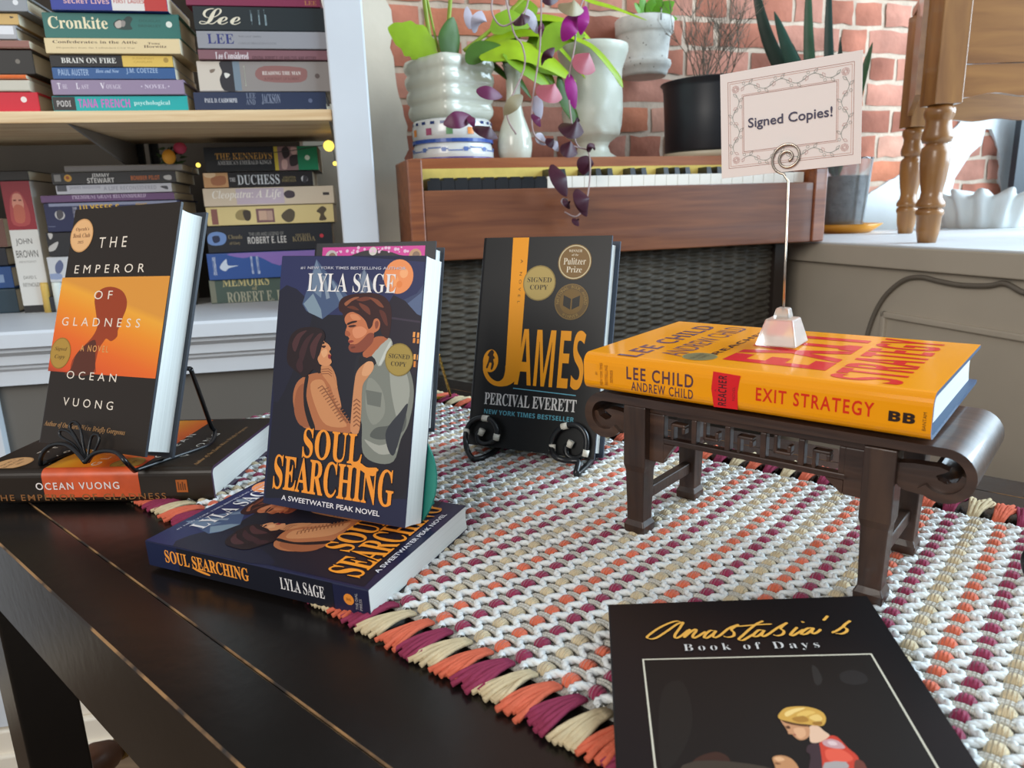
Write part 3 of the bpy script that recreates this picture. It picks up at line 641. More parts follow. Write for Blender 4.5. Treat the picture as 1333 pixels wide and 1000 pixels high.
# wicker hamper that carries the keyboard
hx0, hx1 = P(566, 400, .06).x, P(1001, 380, .06).x; hz1 = pb-.0005; hz0 = FLOOR
wk = thing('wicker_hamper', 'dark grey woven wicker hamper under the piano keyboard', 'hamper', FP.M)
zb = P(600, 500, .06).z
g = G(); nx = 150; nz = 110
W_ = hx1-hx0; vs = []
for iz in range(nz+1):
    for ix in range(nx+1):
        X = hx0+W_*ix/nx; Z = zb+(hz1-zb)*iz/nz
        ph = ix/nx*W_/.030*math.pi; s_ = math.sin(ph)*(1 if (iz//3) % 2 else -1)
        rowp = math.sin(math.pi*((iz % 3)+.5)/3)
        vs.append((X, .06-.004*s_*abs(rowp)-.002*rowp, Z))
g.add(vs, [(iz*(nx+1)+ix, iz*(nx+1)+ix+1, (iz+1)*(nx+1)+ix+1, (iz+1)*(nx+1)+ix) for iz in range(nz) for ix in range(nx)], 0, True)
g.build('woven_panel', mat('#48433a', .6, 0, .4, .4, 120, .30, 40), wk, recalc=False)
g = G(); g.box((hx0+.05, .07, zb), (hx1+.01, .36, hz1)); g.build('body', mat('#3d3930', .7, 0, .3, .4, 90, .2, 30), wk)
g = G(); g.box((hx1, .045, hz0), (hx1+.030, .09, hz1)); g.build('corner_post', mat('#2a211c', .5), wk)
g = G(); g.box((hx0-.03, .045, hz0), (hx0-.002, .09, hz1)); g.build('corner_post', mat('#2a211c', .5), wk)
g = G(); g.box((hx0-.002, .05, hz0), (hx1, .36, zb)); g.build('base_rail', mat('#2a2622', .5), wk)
# --- pots
def lz(c_u, off, prof, n=36):              # profile in photo pixels (v, half width) -> lathe points, axis X
    out = []
    for v, hw in prof:
        p = P(c_u, v, off); out.append((max(hw, .01)*FP.mpp(c_u, v, off), p.z))
    return out, P(c_u, prof[0][0], off).x
milk = mat('#cbcdbe', .18, 0, .5, 0, 1, .03, 5, .3)
# square ribbed planter
def sq(a, z, n=8, rot=R(27)):
    c, s_ = abs(math.cos(a-rot)), abs(math.sin(a-rot)); return 1.0/((c**n+s_**n)**(1/n))*.77
OFFP = .24
pr, X = lz(588, OFFP, [(166, 42), (160, 44), (157, 50), (152, 53.5), (147, 54.5), (141, 53), (138, 51.5), (135, 54), (129, 56), (123, 55), (118.5, 52.5), (115, 55), (109, 57), (103, 56.5), (98.5, 53.5), (95, 56), (90, 58), (84, 57), (80, 55), (80, 50), (86, 49), (120, 48)])
t = thing('planter', 'white ribbed square milk glass planter with lime green leaves', 'planter', FP.M @ MX.Translation((X, OFFP, dk)))
dz = dk
g = G(); g.lathe([(r, z-dz) for r, z in pr], 64, rf=lambda a, z: sq(a, z)*(1+.012*math.cos(a*16)*(1 if z+dz > pr[12][1] else .3))); g.build('pot', milk, t)
g = G(); g.lathe([(pr[-1][0]*.98, pr[-3][1]-dz-.012), (.001, pr[-3][1]-dz-.008)], 32, rf=sq); g.build('soil', mat('#3a2c20', .95, 0, .2, .8, 200), t)
# painted bowl under it
pr, X = lz(591, OFFP-.01, [(216, 49), (213, 51), (205, 51), (195, 48.5), (191, 47.5), (189, 50), (180, 50.5), (172, 50), (166, 49), (164, 47), (168, 45), (180, 44)])
dz2 = pr[0][1]
t2 = thing('painted_bowl', 'white ceramic bowl painted with blue bands and orange motifs under the ribbed planter', 'bowl', FP.M @ MX.Translation((X, OFFP-.01, dk)))
zs = [z for r, z in pr]
g = G(); g.lathe([(r, z-zs[0]) for r, z in pr], 48); g.build('bowl', mat('#d4d4d0', .2, coat=.3), t2)
def ringdeco(v0, v1, rad, hexc, a0=0, a1=360, n=48):
    za, zb_ = P(591, v0, OFFP-.01).z-zs[0], P(591, v1, OFFP-.01).z-zs[0]; k = FP.mpp(591, v0, OFFP-.01)
    gd.add([((rad*k)*math.cos(R(a0+(a1-a0)*i/n)), (rad*k)*math.sin(R(a0+(a1-a0)*i/n)), z) for z in (za, zb_) for i in range(n+1)], [(i, i+1, n+2+i, n+1+i) for i in range(n)], dm[hexc])
dm = {'#2c4d9a': 0, '#5f77b0': 1, '#e08a3a': 2, '#a04a6a': 3, '#5d8a5a': 4, '#24386e': 5, '#5a4a8a': 6}
gd = G()
ringdeco(194.5, 190, 50.9, '#2c4d9a'); ringdeco(214.5, 212.8, 51.3, '#5a4a8a')
for i in range(24): ringdeco(171.5, 168, 50.6, '#24386e', i*15, i*15+6.5, 3)
for i in range(12):
    ringdeco(185, 176.5, 51.0, ('#e08a3a', '#a04a6a', '#5d8a5a')[i % 3], i*30+8, i*30+17, 4)
for i in range(36):
    v = 203+2.2*math.sin(i*math.pi/3); ringdeco(v+.7, v-.7, 51.4, '#5f77b0', i*10, i*10+10, 2)
    if i % 3 == 0: ringdeco(v+3, v-2.2, 51.5, '#5f77b0', i*10+1, i*10+7, 3)
gd.build('painted_bands', [mat(h, .25) for h in dm], t2, recalc=False)
# bud vase
pr, X = lz(671, .22, [(213, 17), (211, 19), (200, 21), (190, 21.3), (180, 20), (168, 16.5), (155, 12), (140, 9.5), (125, 8.5), (105, 9), (92, 11.5), (88, 13.5), (88, 11), (100, 7.5)])
g = G(); g.lathe([(r, z-pr[0][1]) for r, z in pr], 40, rf=lambda a, z: 1+.02*math.cos(14*a+z*120))
o = g.build('bud_vase', milk, M=FP.M @ MX.Translation((X, .22, dk))); tag(o, 'slender white milk glass bud vase right of the painted bowl', 'vase')
# urn with pressed leaves
pr, X = lz(772, .27, [(205, 33), (203, 33), (200, 28), (194, 20.5), (186, 18), (181, 20), (177, 25), (172, 31), (160, 34), (140, 35.5), (120, 35.5), (100, 34.5), (88, 35), (80, 37), (72, 39.5), (64, 42), (58, 42.5), (55, 42), (55, 38), (70, 36), (100, 31)])
ur = thing('urn', 'white footed urn with pressed leaf relief beside the bud vase', 'urn', FP.M @ MX.Translation((X, .27, dk)))
b0 = pr[0][1]
g = G(); fine = []
for (ra, za), (rb, zb2) in zip(pr[:-1], pr[1:]):
    for q in range(3): fine.append((ra+(rb-ra)*q/3, za+(zb2-za)*q/3-b0))
def relief(a, z):
    if z < .035 or z > .125: return 1
    return 1+.06*max(0, math.cos(7*a+math.sin(z*90)))*abs(math.sin(z*75))
g.lathe(fine, 72, rf=relief); g.build('body', mat('#c8cbbd', .35, 0, .5, .2, 90, .05, 8), ur)
# wall hung pot
OW = WALL-.075
pr, X = lz(838, OW, [(101, 25), (97, 27), (92, 28), (90, 30), (85, 31.5), (81.5, 31), (80, 27), (70, 28), (50, 30), (46, 31.5), (45, 33.5), (34, 34), (28, 34.5), (26, 33), (30, 30), (45, 28)])
wp = thing('hanging_pot', 'speckled white clay pot with attached saucer hung on the brick wall', 'plant pot', FP.M @ MX.Translation((X, OW, pr[0][1])))
zp = pr[0][1]
spk = mat('#d2d4ce', .6, 0, .4, .3, 120, .10, 40)
g = G(); g.lathe([(r, z-zp) for r, z in pr], 40); rr = random.Random(5); pk = FP.mpp(838, 60, OW)
for q in range(46):
    a = rr.uniform(R(190), R(350)); v = rr.uniform(34, 94); r_ = (27+.075*(80-v) if v < 80 else 30)*pk+.0028; z = P(838, v, OW).z-zp; e = rr.uniform(.0006, .0018)
    r_ = (34.6 if v < 45 else 31.8 if v > 82 else 28.0+(80-v)*.065)*pk
    g.add([(r_*math.cos(a+i), r_*math.sin(a+i), z+j) for i, j in ((-e/r_, -e), (e/r_, -e*.6), (e/r_*.7, e), (-e/r_, e*.8))], [(0, 1, 2, 3)], 1)
g.build('pot', [spk, mat('#6b6458', .7)], wp)
g = G(); g.tube([V((.004, -33.5*pk, zs[0]*0+P(838, 20, OW).z-zp)), V((.004, -36*pk, P(838, 22, OW).z-zp)), V((.004, -35.5*pk, P(838, 36, OW).z-zp))], .0016, 6); g.box((-.006, 30*pk, P(838, 44, OW).z-zp), (.006, WALL-OW+.004, P(838, 36, OW).z-zp)); g.build('hanger', mat('#8b8a86', .3, .9), wp)
# black nursery pot with a dry twiggy plant, on a pale saucer
OB = .27
pr, X = lz(925, OB, [(199, 50), (196, 51), (150, 53), (118, 55), (112, 56), (109, 58.5), (108, 58.5), (108, 55), (125, 52)])
npz = pr[0][1]
g = G(); k = FP.mpp(925, 200, OB); g.lathe([(46*k, 0), (53*k, npz-dk-.001), (50*k, npz-dk-.0005)], 40)
o = g.build('saucer', mat('#c9bfa6', .4), M=FP.M @ MX.Translation((X, OB, dk))); tag(o, 'pale glazed saucer under the black nursery pot', 'saucer')
bp_ = thing('nursery_pot', 'black plastic nursery pot holding a dry wispy plant', 'plant pot', FP.M @ MX.Translation((X, OB, npz)))
g = G(); g.lathe([(r, z-npz) for r, z in pr], 44); g.build('pot', mat('#171a20', .38), bp_)
g = G(); g.lathe([(pr[-1][0], pr[-2][1]-npz-.01), (.001, pr[-2][1]-npz-.006)], 24); g.build('soil', mat('#2e251d', .95, 0, .2, .8, 200), bp_)
g = G(); rr = random.Random(8); zt_ = pr[-2][1]-npz-.01
def twig(p, d, L_, r, dep):
    path = [p]; q = p.copy(); dd = d.normalized()
    for s_ in range(4):
        dd = (dd+V((rr.uniform(-.25, .25), rr.uniform(-.25, .25), rr.uniform(-.08, .16)))).normalized(); q = q+dd*L_/4; path.append(q.copy())
    g.tube(path, [r, r*.85, r*.7, r*.55, r*.35], 4, 0, caps=False)
    if dep > 0:
        for s_ in range(5 if dep > 1 else 6):
            i = rr.choice([1, 2, 3, 4]); twig(path[i], dd+V((rr.uniform(-1, 1), rr.uniform(-.8, .8), rr.uniform(-.2, .9))), L_*rr.uniform(.4, .7), r*.55, dep-1)
for q in range(15):
    a = rr.uniform(0, 6.28); twig(V((.03*math.cos(a), .03*math.sin(a), zt_)), V((rr.uniform(-.5, .9), rr.uniform(-.4, .4), 1.2)), rr.uniform(.11, .18), .0018, 2)
g.build('dry_twigs', mat('#6a5f52', .8), bp_, recalc=False)
# ------------------------------------------------------------------ leaves
def leaf(g, path, wid, mi=0, fold=.25, face=None, thick=.0006, tip=.0, wave=0., base=.15):
    """ribbon leaf along path with width profile; face = rough outward normal of the blade"""
    pts = smooth_path(path, 6); n = len(pts); fc = V(face or (0, -1, .2)); rows = []
    for i, p in enumerate(pts):
        t = i/(n-1); tg = (pts[min(i+1, n-1)]-pts[max(i-1, 0)])
        if tg.length < 1e-9: tg = V((0, 0, 1))
        tg.normalize(); sd = tg.cross(fc)
        if sd.length < 1e-6: sd = tg.orthogonal()
        sd.normalize(); nn = sd.cross(tg).normalized()
        w = wid*max(.05, (base*(1-t) if t < .5 else 0), math.sin(math.pi*min(1., t)**.88)**.8)
        wv = wave*math.sin(t*26)
        rows.append((p-sd*w*(1+wv)-nn*w*fold, p, p+sd*w*(1-wv)-nn*w*fold, nn))
    top = [p for a, b, c, nn in rows for p in (a, b, c)]; bot = [p-nn*thick for a, b, c, nn in rows for p in (a, b, c)]
    q = [(3*i+k, 3*i+k+1, 3*i+k+4, 3*i+k+3) for i in range(n-1) for k in (0, 1)]
    g.add(top, q, mi, True); g.add(bot, [tuple(reversed(f)) for f in q], mi, True)
    ring = [3*i for i in range(n)]+[3*(n-1)+1]+[3*i+2 for i in reversed(range(n))]+[1]; m = len(ring)
    g.add([top[r] for r in ring]+[bot[r] for r in ring], [(i, (i+1) % m, m+(i+1) % m, m+i) for i in range(m)], mi)
def leafmat(c, rough=.42):
    k = ('leaf', c)
    if k in _mc: return _mc[k]
    m = mat(c, rough, 0, .5, .25, 50, .16, 22, key='leaf'); nt = m.node_tree
    b = nt.nodes['Principled BSDF']; tr = nt.nodes.new('ShaderNodeBsdfTranslucent'); mx = nt.nodes.new('ShaderNodeMixShader'); mx.inputs[0].default_value = .28
    tr.inputs[0].default_value = lin(c); out = nt.nodes['Material Output']
    nt.links.new(b.outputs[0], mx.inputs[1]); nt.links.new(tr.outputs[0], mx.inputs[2]); nt.links.new(mx.outputs[0], out.inputs[0])
    _mc[k] = m; return m
def fpath(pts, off): return [P(p[0], p[1], (p[2] if len(p) > 2 else off)) for p in pts]
# lime plant growing from the ribbed planter
plant = thing('lime_plant', 'lime green strap leaved plant growing out of the ribbed planter', 'plant', FP.M)
K = FP.mpp(600, 60, .24)
lime, lime2, dgreen, stem = leafmat('#a4c41e'), leafmat('#88ae26'), leafmat('#4c7426'), leafmat('#a0b63a')
def lf(pts, w, m, fold=.25, face=(0, -1, .3), wave=0., off=.22, base=.15):
    g = G(); leaf(g, fpath(pts, off), w*K*1.25, 0, fold, face, wave=wave, base=base); g.build('leaf', m, plant, recalc=False)
lf([(566, 76), (548, 58), (528, 46), (505, 36)], 17, lime, .1, (0, -1, .1), .09, base=.45)
lf([(590, 88), (588, 60), (589, 40), (590, 22)], 13, dgreen, .35, (.4, -1, .1))
lf([(600, 84), (640, 50), (680, 38), (720, 50), (770, 110)], 11, lime, .3, (0, -.6, 1))
lf([(600, 86), (650, 70), (690, 78), (712, 88), (745, 100)], 12, lime2, .3, (0, -.8, 1), .05)
lf([(610, 86), (650, 72), (672, 95), (692, 128)], 8, dgreen, .3, (0, -.7, 1))
lf([(640, 40), (680, 22), (720, 20), (760, 40), (805, 105)], 10, lime, .3, (0, -.6, 1))
lf([(690, 60), (720, 35), (735, 45)], 15, lime2, .2, (0, -1, .4), base=.4)
lf([(655, 60), (680, 20), (690, 12), (700, 10)], 14, lime2, .2, (0, -1, .3), .08)
lf([(720, -30), (760, -5), (800, 8), (842, 26)], 7, lime, .3, (0, -.6, 1))
lf([(600, 88), (615, 78), (640, 80), (668, 108)], 12, dgreen, .25, (0, -.7, 1))
lf([(728, 95), (735, 125), (748, 150), (752, 170)], 8, dgreen, .3, (.3, -1, .2))
lf([(625, 76), (668, 60), (710, 74), (750, 106)], 17, lime, .22, (0, -.8, .8), .04, off=.14)
lf([(702, 72), (728, 42), (762, 46)], 13, lime2, .2, (0, -1, .4), off=.15, base=.4)
lf([(735, 44), (772, 58), (802, 92), (811, 114)], 8, lime, .3, (0, -.7, 1), off=.14)
lf([(640, 42), (664, 24), (692, 34)], 11, lime2, .2, (0, -1, .4), .06, off=.15)
lf([(608, 82), (626, 64), (654, 60)], 10, dgreen, .25, (0, -1, .4), off=.15)
lf([(655, 70), (690, 88), (716, 112)], 12, lime2, .25, (0, -.8, .8), .05, off=.13)
lf([(668, 60), (700, 80), (715, 110), (700, 130)], 9, lime2, .3, (0, -1, .6))
for pts, w in (([(575, 84), (560, 50), (550, -20)], 2.8), ([(577, 82), (583, 40), (588, -25)], 2.6), ([(604, 66), (640, 38), (680, 0), (700, -20)], 2.4), ([(576, 84), (566, 45), (552, -20)], 1.6)):
    g = G(); g.tube(smooth_path(fpath(pts, .23), 5), [w*K]*11 if len(pts) == 3 else w*K, 8); g.build('stem', stem, plant)
# trailing purple plant hanging in from above
pur = thing('trailing_plant', 'purple trailing wandering plant hanging down over the keys', 'plant', FP.M)
K = FP.mpp(700, 100, .10)
mauve = mat('#a78f8d', .5, key='st')
stems = [[(655, -20), (668, 40), (680, 60), (682, 90), (660, 145), (672, 175)], [(705, -20), (703, 60), (696, 110), (692, 150), (697, 178), (720, 190)], [(768, -20), (752, 20), (748, 60), (740, 110), (745, 165), (752, 190), (766, 198), (768, 230), (762, 265), (750, 282), (735, 276)], [(690, -20), (683, 15), (655, 34), (640, 14), (645, -20)], [(752, 192), (742, 190), (730, 196)]]
for pts in stems:
    g = G(); g.tube(smooth_path(fpath(pts, -.03), 5), 1.0*K, 6); g.build('stem', mauve, pur)
pc = dict(a=leafmat('#6e2750'), b=leafmat('#a51f86'), c=leafmat('#4a2030'), d=leafmat('#c9c3cf'), e=leafmat('#c06a76'), f=leafmat('#a79a78'))
def tl(b, tip, w, k, face=(0, -1, .2), fold=.2):
    o1 = rl.uniform(-.055, -.015); mid = ((b[0]+tip[0])/2+rl.uniform(-1, 1), (b[1]+tip[1])/2-1.5)
    g = G(); leaf(g, [P(b[0], b[1], -.03), P(mid[0], mid[1], o1-.01), P(tip[0], tip[1], o1)], w*K*1.25, 0, fold, face, base=.2); g.build('leaf', pc[k], pur, recalc=False)
rl = random.Random(6)
for a in [((620, 118), (654, 126), 6, 'a'), ((614, 152), (577, 162), 7.5, 'a'), ((616, 164), (648, 180), 6, 'c'), ((610, 150), (618, 165), 4, 'a'),
          ((752, 18), (732, 54), 8, 'b'), ((763, 8), (756, 46), 5.5, 'b'), ((741, 96), (749, 142), 6, 'b'), ((748, 72), (775, 92), 11, 'e'),
          ((728, 5), (760, 14), 8, 'f'), ((705, 0), (728, -3), 6, 'c'), ((686, 12), (700, 44), 5, 'd'), ((706, 30), (704, 50), 3, 'a'), ((620, 42), (627, 14), 7, 'd'), ((612, 38), (608, 8), 4, 'd'),
          ((706, 85), (722, 62), 4.5, 'c'), ((680, 124), (656, 150), 6, 'f'), ((697, 125), (704, 155), 6, 'd'), ((700, 112), (732, 128), 10, 'e'), ((693, 148), (704, 165), 4, 'a'), ((697, 176), (712, 188), 5, 'd'), ((712, 180), (722, 192), 5, 'c'), ((718, 184), (727, 197), 4, 'd'),
          ((732, 160), (760, 172), 11, 'c'), ((730, 190), (752, 200), 8, 'c'), ((768, 198), (774, 188), 4.5, 'c'), ((765, 203), (760, 228), 8.5, 'c'), ((719, 214), (738, 256), 8, 'c'), ((752, 246), (764, 282), 7, 'c'), ((736, 258), (742, 272), 4, 'c'), ((752, 246), (764, 276), 8, 'c'), ((748, 284), (754, 294), 4, 'c'), ((733, 258), (741, 270), 4, 'd'), ((668, 30), (690, 22), 5, 'c')]: tl(*a)
# little plant in the wall pot
wpl = thing('small_plant', 'small bright green plant in the white hanging pot', 'plant', FP.M)
K = FP.mpp(850, 20, OW)
for b, tip, w in [((842, 30), (826, 4), 6), ((846, 28), (862, -8), 7), ((850, 30), (882, 24), 6), ((850, 26), (878, 2), 8), ((848, 30), (876, 12), 7), ((840, 30), (836, -6), 6), ((846, 28), (850, -2), 7), ((856, 24), (872, 32), 5)]:
    g = G(); leaf(g, [P(b[0], b[1], OW-.01), P((b[0]+tip[0])/2, (b[1]+tip[1])/2-4, OW-.03), P(tip[0], tip[1], OW-.035)], w*K, 0, .2, (0, -1, .5)); g.build('leaf', leafmat('#6fae2e'), wpl, recalc=False)
# ================================================================== THINGS ON THE LEDGE
def LP(u, v, z=None): return at_z(u, v, ZL if z is None else z)
# tray with a clear cup, snake plant in it
tr = LP(1100, 303); k = tr.y/FPX*1.0
g = G(); g.lathe([(28*k, 0), (34*k, 4*k), (43*k, 11*k), (41*k, 11*k), (30*k, 5*k), (.001, 4*k)], 40)
o = g.build('plant_tray', mat('#e09a2c', .35), M=MX.Translation(tr+V((0, 0, .0003)))); tag(o, 'orange saucer on the white ledge under the clear cup', 'saucer')
cu = thing('plastic_cup', 'clear plastic cup full of grey soil standing in the orange saucer', 'cup', MX.Translation(tr+V((-.012, 0, 4.5*k))))
ph = 84*k
g = G(); g.lathe([(25*k, 0), (31*k, ph), (32*k, ph+2*k), (30.4*k, ph), (24.5*k, 1*k)], 36, cap=False); g.build('wall', mat('#eef3f6', .08, trans=.95), cu)
g = G(); g.lathe([(.001, 1*k), (24*k, 1.2*k), (28.6*k, ph*.76), (.001, ph*.78)], 32); g.build('soil', mat('#67625f', .9, 0, .2, .8, 120, .35, 60), cu)
sp = thing('snake_plant', 'dark green snake plant with upright blades behind the sign card', 'plant', MX.Translation(tr+V((-.012, 0, 4.5*k+ph*.76))))
def bl(pts, w, c):
    g = G(); Y0 = tr.y
    path = [at_y(u, v, Y0+dy)-sp.matrix_world.translation for u, v, dy in pts]
    leaf(g, path, w*k, 0, .35, (-.3, -1, .1), .0012); g.build('blade', leafmat(c), sp, recalc=False)
bl([(1084, 230, 0), (1040, 130, .0), (1000, 50, .0), (978, -40, 0)], 9, '#24382a')
bl([(1086, 230, -.01), (1050, 130, -.01), (1028, 70, -.02), (1008, 15, -.02)], 9, '#2c5243')
bl([(1088, 230, .01), (1060, 130, .01), (1053, 50, .01), (1053, -50, .01)], 7, '#3a5f44')
bl([(1089, 230, 0), (1082, 130, 0), (1079, 50, 0), (1080, -50, 0)], 6, '#27453c')
bl([(1090, 230, .01), (1093, 130, .01), (1094, 48, .01)], 5, '#1d3527')
bl([(1092, 230, 0), (1115, 130, 0), (1136, 55, 0)], 6, '#3c5f3c')
bl([(1086, 230, .01), (1050, 110, .015), (1036, 75, .015), (1030, 55, .015)], 5, '#23402f')
# pleated white dishes
def pleated(u, v, rpx, hpx, n, name, label, tilt=0., seed=1):
    c = LP(u, v); k = c.y/FPX; g = G(); m = n*8; rr = random.Random(seed); ph = [rr.uniform(.7, 1.2) for _ in range(n)]
    prof = [(.70, 0), (.74, .03), (.80, .45), (.90, .80), (1.0, 1.0), (.965, .99), (.86, .78), (.76, .44), (.70, .06)]
    vs = []
    for r, z in prof:
        for j in range(m):
            a = 2*math.pi*j/m; q = ph[(j//8) % n]; f = math.cos(n*a)
            amp = .02+.11*z
            vs.append((rpx*k*(r+amp*f*q)*math.cos(a), rpx*k*(r+amp*f*q)*math.sin(a)*.8, hpx*k*(z+.10*z*z*f*q)))
    g.add(vs, [(i*m+j, i*m+(j+1) % m, (i+1)*m+(j+1) % m, (i+1)*m+j) for i in range(len(prof)-1) for j in range(m)], 0, True)
    o = g.build(name, mat('#d3d6d4', .55), M=MX.Translation(c+V((0, 0, .0003))) @ MX.Rotation(R(20), 4, 'Z')); tag(o, label, 'dish', 'pleated white dishes on the ledge')
pleated(1283, 296, 76, 44, 15, 'pleated_dish', 'large pleated white dish on the ledge behind the table legs', 0, 2)
pleated(1146, 291, 30, 32, 10, 'pleated_dish', 'smaller pleated white dish left of the turned table legs', 0, 3)
# dark panel standing at the right end
c = FP.M @ FP.loc(1317, 262, PW-.06)
g = G(); g.box((0, 0, 0), (.16, .02, (FP.loc(1325, 130, PW-.06).z-ZL)))
o = g.build('dark_panel', mat('#1f262e', .45), M=MX.Translation((c.x, c.y, ZL+.0003)) @ MX.Rotation(R(17.4), 4, 'Z')); tag(o, 'dark blue black panel standing at the right end of the ledge before the plaster', 'panel')
# small turned-leg table
oak = wood('#7c5026', '#a0703a', .35, (30, 30, 4), .1, .35); oakh = wood('#7c5026', '#9a6a36', .33, (4, 40, 40), .1, .35)
f1 = LP(1206, 316); f2 = LP(1178, 304)
dl = (f2-f1); dl.z = 0; dpt = max(dl.length, .1); yd = dl.normalized(); xd = V((1, .0, 0)); ya = math.atan2(yd.y, yd.x)
k1 = f1.y/FPX; tb = thing('side_table', 'small honey coloured wooden table with turned legs on the white ledge', 'table', MX.Translation((f1.x, f1.y, ZL)))
legp = [(316, 10.5), (300, 13.5), (282, 14.5), (281, 15.5), (278, 16.5), (275, 16), (273, 15.5), (272.5, 14), (271, 13.5), (270.5, 16), (268, 17), (264, 16.5), (258, 13), (250, 12), (235, 14.5), (215, 16.5), (200, 16.8), (193, 15.8), (189, 12), (187, 12), (186, 16), (180, 17.5), (174, 17), (166, 15), (160, 14.5), (156, 15), (152, 17), (147, 17.5), (142, 17), (140, 14), (137, 13.5)]
kk = lambda v: at_y(1206, v, f1.y).z-ZL
zt1 = at_y(1185, 20, f2.y).z-ZL
def tleg(pos, label=None):
    g = G(); g.lathe([(w*k1, kk(v)) for v, w in legp], 32, c=pos); g.build('turned_leg', oak, tb)
    g = G(); s_ = 17*k1; g.box((pos.x-s_, pos.y-s_, kk(138)), (pos.x+s_, pos.y+s_, zt1)); g.build('leg_block', oak, tb, bevel=.002)
W2 = .42
p2 = V((f2.x-f1.x, f2.y-f1.y, 0)); px2 = V((W2, .0, 0))
for pos in (V((0, 0, 0)), p2, px2, p2+px2): tleg(pos)
s_ = 17*k1
def rail(a, b, z0, z1, th, name, wavy=0.):
    d = (b-a); n = V((-d.y, d.x, 0)).normalized()*th; g = G(); m = 24
    pts = [a+d*i/m+V((0, 0, z0+(wavy*(.5-.5*math.cos(i/m*6*math.pi))*(1 if True else 0)))) for i in range(m+1)]+[b+V((0, 0, z1)), a+V((0, 0, z1))]
    g.prism(pts, n, 0); g.build(name, oakh, tb)
rail(V((s_, -s_+.004, 0)), V((W2-s_, -s_+.004, 0)), kk(131), kk(89), .012, 'lower_rail', .008)
rail(V((s_, -s_+.003, 0)), V((W2-s_, -s_+.003, 0)), kk(87.5), zt1-.001, .012, 'drawer_front')
rail(p2+V((s_, 0, 0)), p2+px2+V((-s_, 0, 0)), kk(131), zt1-.001, .012, 'back_apron', .006)
rail(V((-s_+.004, s_, 0)), p2+V((-s_+.004, -s_, 0)), kk(120), zt1-.001, .012, 'side_apron')
g = G(); ov = .022
g.hexa([V((-ov, -ov-.012, zt1)), V((W2+ov, -ov-.012, zt1)), p2+px2+V((ov, ov, zt1)), p2+V((-ov, ov, zt1))], [V((-ov, -ov-.012, zt1+.02)), V((W2+ov, -ov-.012, zt1+.02)), p2+px2+V((ov, ov, zt1+.02)), p2+V((-ov, ov, zt1+.02))])
g.build('top', oakh, tb, bevel=.004)
# cable along the ledge front
cab = [(1127, 452), (1130, 432), (1140, 405), (1155, 382), (1178, 364), (1200, 361), (1222, 366), (1250, 371), (1285, 372), (1308, 369), (1333, 381), (1360, 384)]
g = G(); g.tube(smooth_path([on_plane(u, v, LC+ln*.0085, ln) for u, v in [(1126, 520), (1126, 480)]+cab], 6), .0045, 8)
o = g.build('cable', mat('#6f675c', .5)); tag(o, 'grey cable drooping along the front of the ledge', 'cable')
# ================================================================== TABLE
TA = .8497
TM = MX.Rotation(TA, 4, 'Z')               # table axes: X = u (across, away), Y = v (along, to the left)
U0, U1, V0, V1 = .1277, .758, -.75, .822
blackp = mat('#151210', .27, 0, .42, .10, 70, .35, 7)
def worn(c):
    k = ('worn', c)
    if k in _mc: return _mc[k]
    m = mat(c, .5, key='worn'); nt = m.node_tree; b = nt.nodes['Principled BSDF']
    tc = nt.nodes.new('ShaderNodeTexCoord'); n = nt.nodes.new('ShaderNodeTexNoise'); n.inputs['Scale'].default_value = 28; n.inputs['Detail'].default_value = 6
    r = nt.nodes.new('ShaderNodeValToRGB'); r.color_ramp.elements[0].position = .42; r.color_ramp.elements[1].position = .56
    r.color_ramp.elements[0].color = lin('#2a211a'); r.color_ramp.elements[1].color = lin(c)
    nt.links.new(tc.outputs['Object'], n.inputs['Vector']); nt.links.new(n.outputs[0], r.inputs[0]); nt.links.new(r.outputs[0], b.inputs['Base Color'])
    _mc[k] = m; return m
tb_ = thing('table', 'black painted wooden table with worn edges under the woven runner', 'table', TM)
def board(ua, ub, ca, cb, name, th=.022, va=V0, vb=V1):
    pr = [(ua, -th), (ua, -ca), (ua+ca, 0), (ub-cb, 0), (ub, -cb), (ub, -th)]; mi = [0, 1, 0, 1, 0, 0]
    g = G(); vs = [(u, v, z) for v in (va, vb) for u, z in pr]; n = len(pr)
    for i in range(n): g.add(vs, [(i, (i+1) % n, n+(i+1) % n, n+i)], mi[i])
    g.add(vs, [tuple(range(n)), tuple(reversed(range(n, 2*n)))], 0)
    return g.build(name, [blackp, worn('#9a7448')], tb_)
board(U0, .1712, .0013, .0004, 'edge_board'); board(.1722, .7145, .0010, .0010, 'centre_board'); board(.7153, U1, .0004, .0010, 'edge_board')
g = G(); g.box((.170, V0+.01, -.024), (.7165, V1-.01, -.0035)); g.build('batten', mat('#12100f', .6), tb_)
g = G(); g.box((U0+.0005, V0+.02, -.082), (U0+.026, V1-.002, -.022)); g.build('apron', blackp, tb_)
g = G(); g.box((U1-.026, V0+.02, -.082), (U1-.0005, V1-.002, -.022)); g.build('apron', blackp, tb_)
g = G(); g.box((U0+.026, V1-.026, -.082), (U1-.026, V1-.002, -.022)); g.build('apron', blackp, tb_)
for ua in (U0+.0005, U1-.0525):
    for va in (.757, V0+.02):
        g = G(); g.box((ua, va, FLOOR+.0003), (ua+.052, va+.060, -.082)); g.build('leg', blackp, tb_, bevel=.002)
